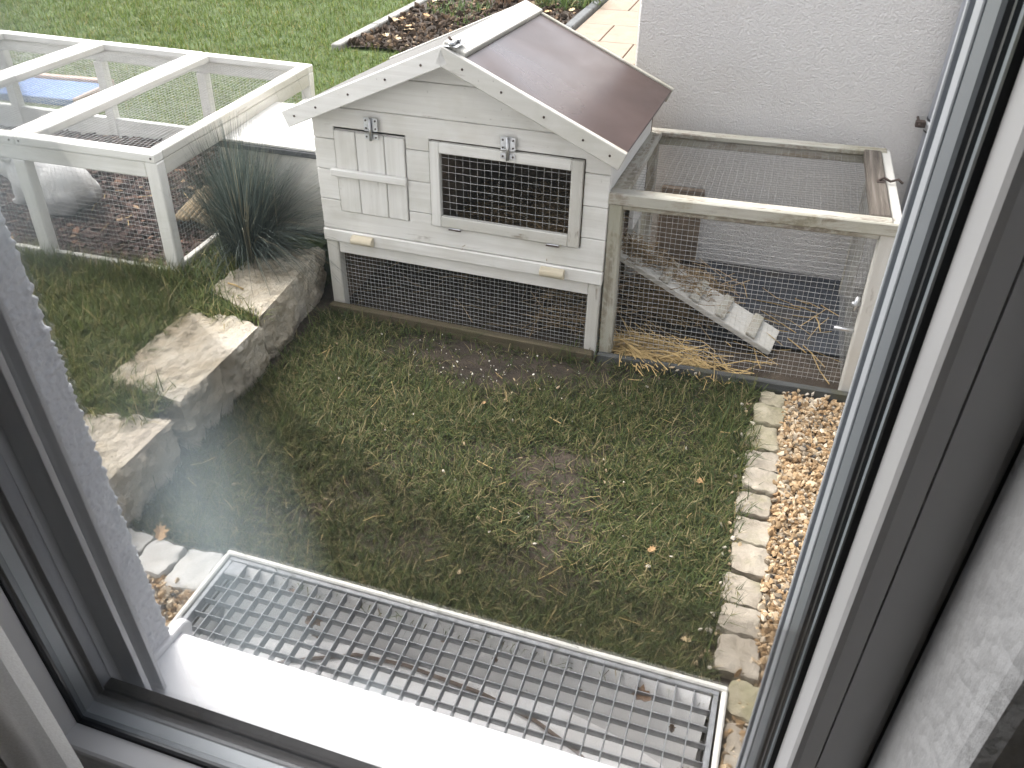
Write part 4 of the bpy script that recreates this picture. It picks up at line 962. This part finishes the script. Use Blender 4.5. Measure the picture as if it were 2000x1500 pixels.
def d_fr(x, y):
    q = y - (1.773 + 0.09 * (x + 1.65)); return np.where((q < 0.0) & (q > -0.06), 0.35 + 0.9 * (fbm(x * 2, y, 5) - 0.3), 0)
grass(14000, -2.6, -1.62, 1.60, 1.79, zup, d_fr, (0.05, 0.10), (0.0016, 0.0030), (0.15, 0.9), [.45, .20, .24, .06, .05], 'longer grass fringe in front of the low run base board', 0.012, [tuple(c * 1.45 for c in q) for q in PALG])
def d_far(x, y):
    u = (y - 1.773) * math.cos(0.09) - (x + 1.65) * math.sin(0.09); inr = (x < -1.70) & (u < 1.07)
    bed = (x > -2.47) & (y > 4.25); box = (x > -1.74) & (y < 2.55); pit = (x < -3.08) & (y < 3.28)
    far = np.clip(1.15 - 0.12 * (y - 2.6), 0.3, 1)
    return np.where(inr | bed | box | pit, 0, far)
PALF = [(0.108, 0.160, 0.026), (0.070, 0.115, 0.020), (0.160, 0.180, 0.036), (0.25, 0.21, 0.08)]
grass(190000, -6.6, -1.0, 2.5, 6.6, zup, d_far, (0.030, 0.062), (0.0022, 0.0045), (0.25, 1.3), [.46, .28, .21, .05], 'mown bright green lawn beyond the low run', 0.03, PALF)

# ornamental grass tussock
def tussock(loc, n_, H, label):
    t = empty('ornamental_grass', loc); tag(t, label, 'ornamental grass')
    a = RNG.uniform(0, 2 * math.pi, n_); fav = RNG.uniform(0, 1, n_) < 0.45
    a = np.where(fav, RNG.normal(0.05, 0.7, n_), a); ln_ = RNG.uniform(0.45, 1.0, n_) * H; lean0 = np.where(fav, np.abs(RNG.normal(0.55, 0.55, n_)), np.abs(RNG.normal(0.22, 0.34, n_))).clip(0.02, 1.7)
    r0 = np.abs(RNG.normal(0, 0.042, n_)); px, py = r0 * np.cos(a), r0 * np.sin(a); seg = 6
    wd = RNG.uniform(0.0010, 0.0020, n_); P = np.stack([px, py, np.full(n_, -0.01)], 1); rows_ = []; ang = lean0 * 0.55
    sd = np.stack([-np.sin(a), np.cos(a), np.zeros(n_)], 1); cur = P.copy()
    for s in range(seg + 1):
        wv = wd * (1 - (s / seg) ** 2 * 0.85)
        rows_.append(np.stack([cur - sd * wv[:, None] * .5, cur + sd * wv[:, None] * .5], 1))
        st = ln_ / seg; cur = cur + np.stack([np.cos(a) * np.sin(ang) * st, np.sin(a) * np.sin(ang) * st, np.cos(ang) * st], 1)
        ang = ang + lean0 * 0.16 + 0.02
    V = np.stack(rows_, 1).reshape(-1, 3); b = np.arange(n_)[:, None] * (seg + 1) * 2
    F = np.concatenate([b + np.array([[2 * s, 2 * s + 1, 2 * s + 3, 2 * s + 2]]) for s in range(seg)])
    C = np.repeat(pick([(0.095, 0.122, 0.110), (0.055, 0.074, 0.068), (0.16, 0.188, 0.165), (0.34, 0.30, 0.20)], [.42, .34, .18, .06], n_, .2), (seg + 1) * 2, 0)
    bulk('foliage', V, F, 'blade', t, 'stuff', C)
tussock((-1.555, 1.985, ZU), 4600, 0.43, 'blue green tussock of ornamental grass beside the hutch')
# a few tall thin stems behind the low run corner
tussock((-1.60, 2.62, ZU), 26, 0.46, 'few thin tall grass stems behind the low run')

# ------------------------------------------------------------------ bark mulch
n_ = 11000
lx = RNG.uniform(-2.2, -0.03, n_); ly = RNG.uniform(0.02, 1.03, n_); ca, sa = math.cos(0.0902), math.sin(0.0902)
px = -1.6532 + ca * lx - sa * ly; py = 1.773 + sa * lx + ca * ly
bm_ = np.array([[-1, -1, -1], [1, -1, -1], [1, 1, -1], [-1, 1, -1], [-1, -1, 1], [1, -1, 1], [1, 1, 1], [-1, 1, 1]], float)
V = bm_[None] * (1 + RNG.normal(0, 0.22, (n_, 8, 3))) * np.stack([RNG.uniform(.007, .022, n_), RNG.uniform(.004, .011, n_), RNG.uniform(.0012, .004, n_)], 1)[:, None]
ya = RNG.uniform(0, 6.28, n_); ti = RNG.normal(0, 0.4, n_)
V = np.stack([V[..., 0], V[..., 1] * np.cos(ti)[:, None] - V[..., 2] * np.sin(ti)[:, None], V[..., 1] * np.sin(ti)[:, None] + V[..., 2] * np.cos(ti)[:, None]], 2)
V = np.stack([V[..., 0] * np.cos(ya)[:, None] - V[..., 1] * np.sin(ya)[:, None], V[..., 0] * np.sin(ya)[:, None] + V[..., 1] * np.cos(ya)[:, None], V[..., 2]], 2)
V += np.stack([px, py, ZU + RNG.uniform(0.0, 0.02, n_)], 1)[:, None]
Fc = np.array([[0, 3, 2, 1], [4, 5, 6, 7], [0, 1, 5, 4], [1, 2, 6, 5], [2, 3, 7, 6], [3, 0, 4, 7]])
F = (Fc[None] + (np.arange(n_) * 8)[:, None, None]).reshape(-1, 4)
C = np.repeat(pick([(0.062, 0.040, 0.034), (0.040, 0.027, 0.024), (0.088, 0.058, 0.047), (0.14, 0.080, 0.052), (0.27, 0.19, 0.12)], [.40, .34, .21, .04, .01], n_, .2), 8, 0)
tag(bulk('bark_mulch', V.reshape(-1, 3), F, 'chips', None, 'stuff', C), 'reddish brown bark mulch covering the floor of low run', 'bark mulch')
V = []; F = []
def lr_pt(x, y): return (-1.6532 + ca * x - sa * y, 1.773 + sa * x + ca * y, ZU + 0.004)
quad(lr_pt(-2.25, 0.005), lr_pt(0, 0.005), lr_pt(0, 1.04), lr_pt(-2.25, 1.04))
tag(mesh('mulch_bed', V, F, 'soil_black'), 'dark soil under the bark of low run', 'soil', kind='structure')

# ------------------------------------------------------------------ straw
def straw(parts, label, mat='straw'):
    Vs, Qs, b = [], [], 0
    for V, Q in parts: Vs.append(V); Qs.append(Q + b); b += len(V)
    return tag(bulk('straw', np.concatenate(Vs), np.concatenate(Qs), mat, None, 'stuff'), label, 'straw')
const = lambda z, s: (lambda x, y: z + np.abs(RNG.normal(0, s, len(x))))
straw([straws(340, lambda n: -0.34 + np.abs(RNG.normal(0, 0.13, n)), lambda n: 1.965 + np.abs(RNG.normal(0, 0.05, n)), const(-0.018, 0.014), (0.05, 0.20), 0.0013, 0.15, (2.7, 0.6)),
       straws(60, U(-0.34, 0.02), U(1.93, 2.0), const(-0.016, 0.006), (0.03, 0.12), 0.0014, 0.1)], 'golden straw heap at the foot of the weathered run')
straw([straws(420, U(-0.33, -0.10), U(2.18, 2.45), const(-0.012, 0.03), (0.05, 0.22), 0.0014, 0.18, (2.8, 0.5))], 'dull straw heap under the ramp', 'straw_dull')
straw([straws(26, U(-0.05, 0.27), U(2.0, 2.45), const(-0.008, 0.003), (0.03, 0.18), 0.0017, 0.03, (-0.7, 0.6))], 'single straws lying on the dark mat floor')
def on_ramp(x, y): return 0.205 + (x + 0.40) / 0.495 * -0.209 + 0.006 + np.abs(RNG.normal(0, 0.010, len(x)))
straw([straws(340, lambda n: -0.385 + np.abs(RNG.normal(0, 0.10, n)), lambda n: RNG.normal(2.225, 0.03, n), on_ramp, (0.02, 0.08), 0.0011, 0.3),
       straws(90, lambda n: RNG.normal(-0.155, 0.03, n), lambda n: RNG.normal(2.20, 0.03, n), on_ramp, (0.02, 0.07), 0.0011, 0.3)], 'straw litter caught on the cleats of the ramp', 'straw_dull')
straw([straws(240, U(-0.62, -0.40), U(2.02, 2.45), const(-0.015, 0.035), (0.05, 0.2), 0.0013, 0.25), straws(60, U(-1.2, -0.5), U(2.0, 2.45), const(-0.018, 0.006), (0.04, 0.16), 0.0012, 0.1)], 'dull straw on dark soil underneath the hutch', 'straw_dull')
straw([straws(1500, U(-0.90, -0.42), U(2.0, 2.45), lambda x, y: 0.232 + 0.05 * ((x + 0.9) / 0.48).clip(0, 1) + np.abs(RNG.normal(0, 0.014, len(x))), (0.03, 0.12), 0.0011, 0.3)], 'brown bedding straw behind the wire mesh door', 'straw_dull')
straw([straws(60, U(-1.2, 0.03), U(1.0, 1.9), const(-0.012, 0.004), (0.015, 0.06), 0.0008, 0.1)], 'dry straw stalks strewn over the worn grass')
straw([straws(24, U(-2.4, -1.75), U(1.9, 2.6), const(ZU + 0.024, 0.004), (0.02, 0.08), 0.0010, 0.1)], 'pale stalks lying on the bark in low run')
tag(tube('twig', [(-1.475, 1.765, 0.128), (-1.445, 1.757, 0.131), (-1.412, 1.748, 0.128)], 0.0024, 'straw', None, 6), 'single yellow stalk lying on the pinkish limestone block', 'stalk')

# ------------------------------------------------------------------ planting bed, edging, terrace
bed = sheet('soil_bed', np.linspace(-2.41, -1.34, 40), np.linspace(4.30, 9.0, 90), lambda x, y: ZU + 0.012 + 0.03 * (fbm(x, y, 8) - 0.4), 'soil_black'); tag(bed, 'dark planting bed with fallen leaves behind the hutch', 'bed')
for i in range(4):
    tag(board('kerb_slab', -2.475, -2.415, 4.24 + i * 0.5, 4.735 + i * 0.5, ZU - 0.05, ZU + 0.035, 'concrete', None, 0.006), f'grey concrete kerb slab between lawn and bed, {ORD[i]} from the bed corner', 'kerb', 'kerb slabs beside the bed')
    tag(board('kerb_stone', -1.345, -1.285, 4.5 + i * 0.5, 4.995 + i * 0.5, ZU - 0.05, ZU + 0.045, 'concrete_dark', None, 0.006), f'dark kerb stone along the terrace, {ORD[i]} from the hutch', 'kerb', 'dark kerb stones beside the terrace')
tr_ = empty('terrace', (-1.28, 3.2, ZU)); tag(tr_, 'terrace of warm sandstone coloured slabs beside the neighbouring house', 'terrace', kind='structure')
board('bedding', 0.0, 0.80, 0.0, 5.6, -0.05, 0.006, 'concrete', tr_, 0.002)
for j in range(14):
    sft = 0.2 if j % 2 else 0.0
    xs_ = [0.004] + [x for x in (sft + 0.2, sft + 0.6) if x < 0.78] + [0.796]
    for a, b in zip(xs_, xs_[1:]): board('tile', a + .003, b - .003, j * 0.4 + .003, j * 0.4 + .397, 0.007, 0.022 + random.uniform(-.001, .001), 'terrace_tile', tr_, 0.003)
n_ = 2600; px = RNG.uniform(-2.40, -1.36, n_); py = 4.30 + 3.2 * RNG.uniform(0, 1, n_) ** 1.3
V, F, C = rocks(px, py, np.full(n_, ZU + 0.022) + RNG.uniform(0, .016, n_), RNG.uniform(.006, .022, n_), pick([(0.045, 0.033, 0.024), (0.085, 0.06, 0.042), (0.16, 0.11, 0.07), (0.30, 0.23, 0.15)], [.45, .35, .15, .05], n_, .2), 0.6)
tag(bulk('clods', V, F, 'chips', None, 'stuff', C), 'loose clods and bark crumbs on the planting bed', 'soil clods')
for i in range(58):
    x, y = random.uniform(-2.38, -1.4), random.uniform(4.35, 7.0)
    leafmesh('fallen_leaf', (x, y, ZU + 0.04 + random.uniform(0, .01)), random.uniform(0.03, 0.065), random.choice(['leaf_pale', 'leaf_tan', 'leaf_dead', 'leaf_pale']), random.uniform(0, 6), 'dry leaf fallen on the dark planting bed', 'leaf', 'leaves on the bed', (random.uniform(-.3, .3), random.uniform(-.3, .3)))
def weeds(cx, cy, r, n_, h, label):
    a, q = RNG.uniform(0, 6.28, n_), r * np.sqrt(RNG.uniform(0, 1, n_)); px, py = cx + q * np.cos(a), cy + q * np.sin(a)
    V, F, C = blades(px, py, np.full(n_, ZU + .015), RNG.uniform(.4, 1, n_) * h, RNG.uniform(.006, .014, n_), RNG.uniform(.2, 1.4, n_), pick([(.08, .12, .035), (.05, .08, .025), (.16, .15, .06)], [.5, .3, .2], n_, .2))
    tag(bulk('ground_cover', V, F, 'blade', None, 'stuff', C), label, 'ground cover')
weeds(-1.50, 5.7, 0.22, 600, 0.13, 'low green plants at the terrace side of the bed'); weeds(-2.12, 5.3, 0.22, 260, 0.09, 'sparse low weeds at the lawn side of the bed'); weeds(-1.85, 5.0, 0.2, 90, 0.07, 'few small weeds in the middle of the bed')
ds = empty('cut_back_shrub', (-1.93, 5.62, ZU)); tag(ds, 'cut back brown perennial stems in the planting bed', 'perennial')
V = []; F = []
for i in range(60):
    a, r_ = random.uniform(0, 6.28), random.uniform(0, .16); x, y = r_ * math.cos(a), r_ * math.sin(a)
    v_, f_ = tube_geo([(x, y, 0), (x * 1.3, y * 1.3, random.uniform(.10, .24))], 0.005, 4); k = len(V); V += v_; F += [tuple(q + k for q in f) for f in f_]
o = mesh('stems', V, F, 'dry_stem', ds); o['kind'] = 'stuff'

# ------------------------------------------------------------------ downpipe
dp = empty('downpipe', (0.428, 2.582, -0.05)); tag(dp, 'grey metal downpipe fixed to the roughcast wall by a clamp', 'downpipe')
tube('pipe', [(0, 0, 0), (0, 0, 4.2)], 0.0445, 'pipe', dp, 28)
cl = tube('clamp', [(0, 0, 0.572), (0, 0, 0.598)], 0.0475, 'zinc', dp, 28)
tube('clamp_lining', [(0, 0, 0.566), (0, 0, 0.604)], 0.0462, 'black_rubber', dp, 28)
board('lug', -0.072, -0.044, -0.012, 0.006, 0.576, 0.594, 'rust', cl, 0.002); tube('clamp_screw', [(-0.062, -0.020, 0.585), (-0.062, 0.055, 0.585)], 0.004, 'rust', cl)

# ------------------------------------------------------------------ leaves and scraps
leafmesh('fallen_leaf', (-1.128, 0.948, 0.006), 0.042, 'leaf_tan', 0.7, 'tan fallen leaf lying on small white edging stone', 'leaf', None, (0.35, 0.5), 0.8)
i = 0
spots = [(-0.60, 0.905, .030), (-0.70, 0.86, .042), (-0.685, 0.835, .034), (-0.055, 0.900, .040), (0.035, 0.835, .026), (0.045, 0.775, .030), (-0.44, 0.90, .016), (-0.33, 0.885, .014), (0.01, 0.86, .018), (-0.78, 0.905, .022), (-0.10, 0.72, .024), (-0.01, 0.73, .022), (-0.22, 0.70, .018), (0.055, 0.70, .026), (-0.51, 0.91, .016), (-0.90, 0.72, .03), (-0.16, 0.875, .016)]
for x, y, s in spots:
    tt = (0.943 - y) / 0.377
    inb = -0.004 if s < 0.03 else -0.03
    leafmesh('dead_leaf', (x, y, -0.012 + (0 if i % 2 else -0.012)), s, 'leaf_dead', random.uniform(0, 6), 'small dark dead leaf caught in the steel grate', 'leaf', 'dead leaves in the grate', (random.uniform(-.6, .6), random.uniform(-.6, .6)), 0.6); i += 1
for x, y, s, m_ in ((0.005, 1.04, .022, 'leaf_pale'), (-0.10, 1.25, .020, 'leaf_tan'), (-0.62, 1.62, .018, 'leaf_tan'), (-0.03, 1.50, .022, 'leaf_tan')):
    leafmesh('leaf_scrap', (x, y, -0.008), s, m_, random.uniform(0, 6), 'small dry leaf scrap lying on the worn grass', 'leaf', 'leaf scraps on the grass', (0.2, 0.3))
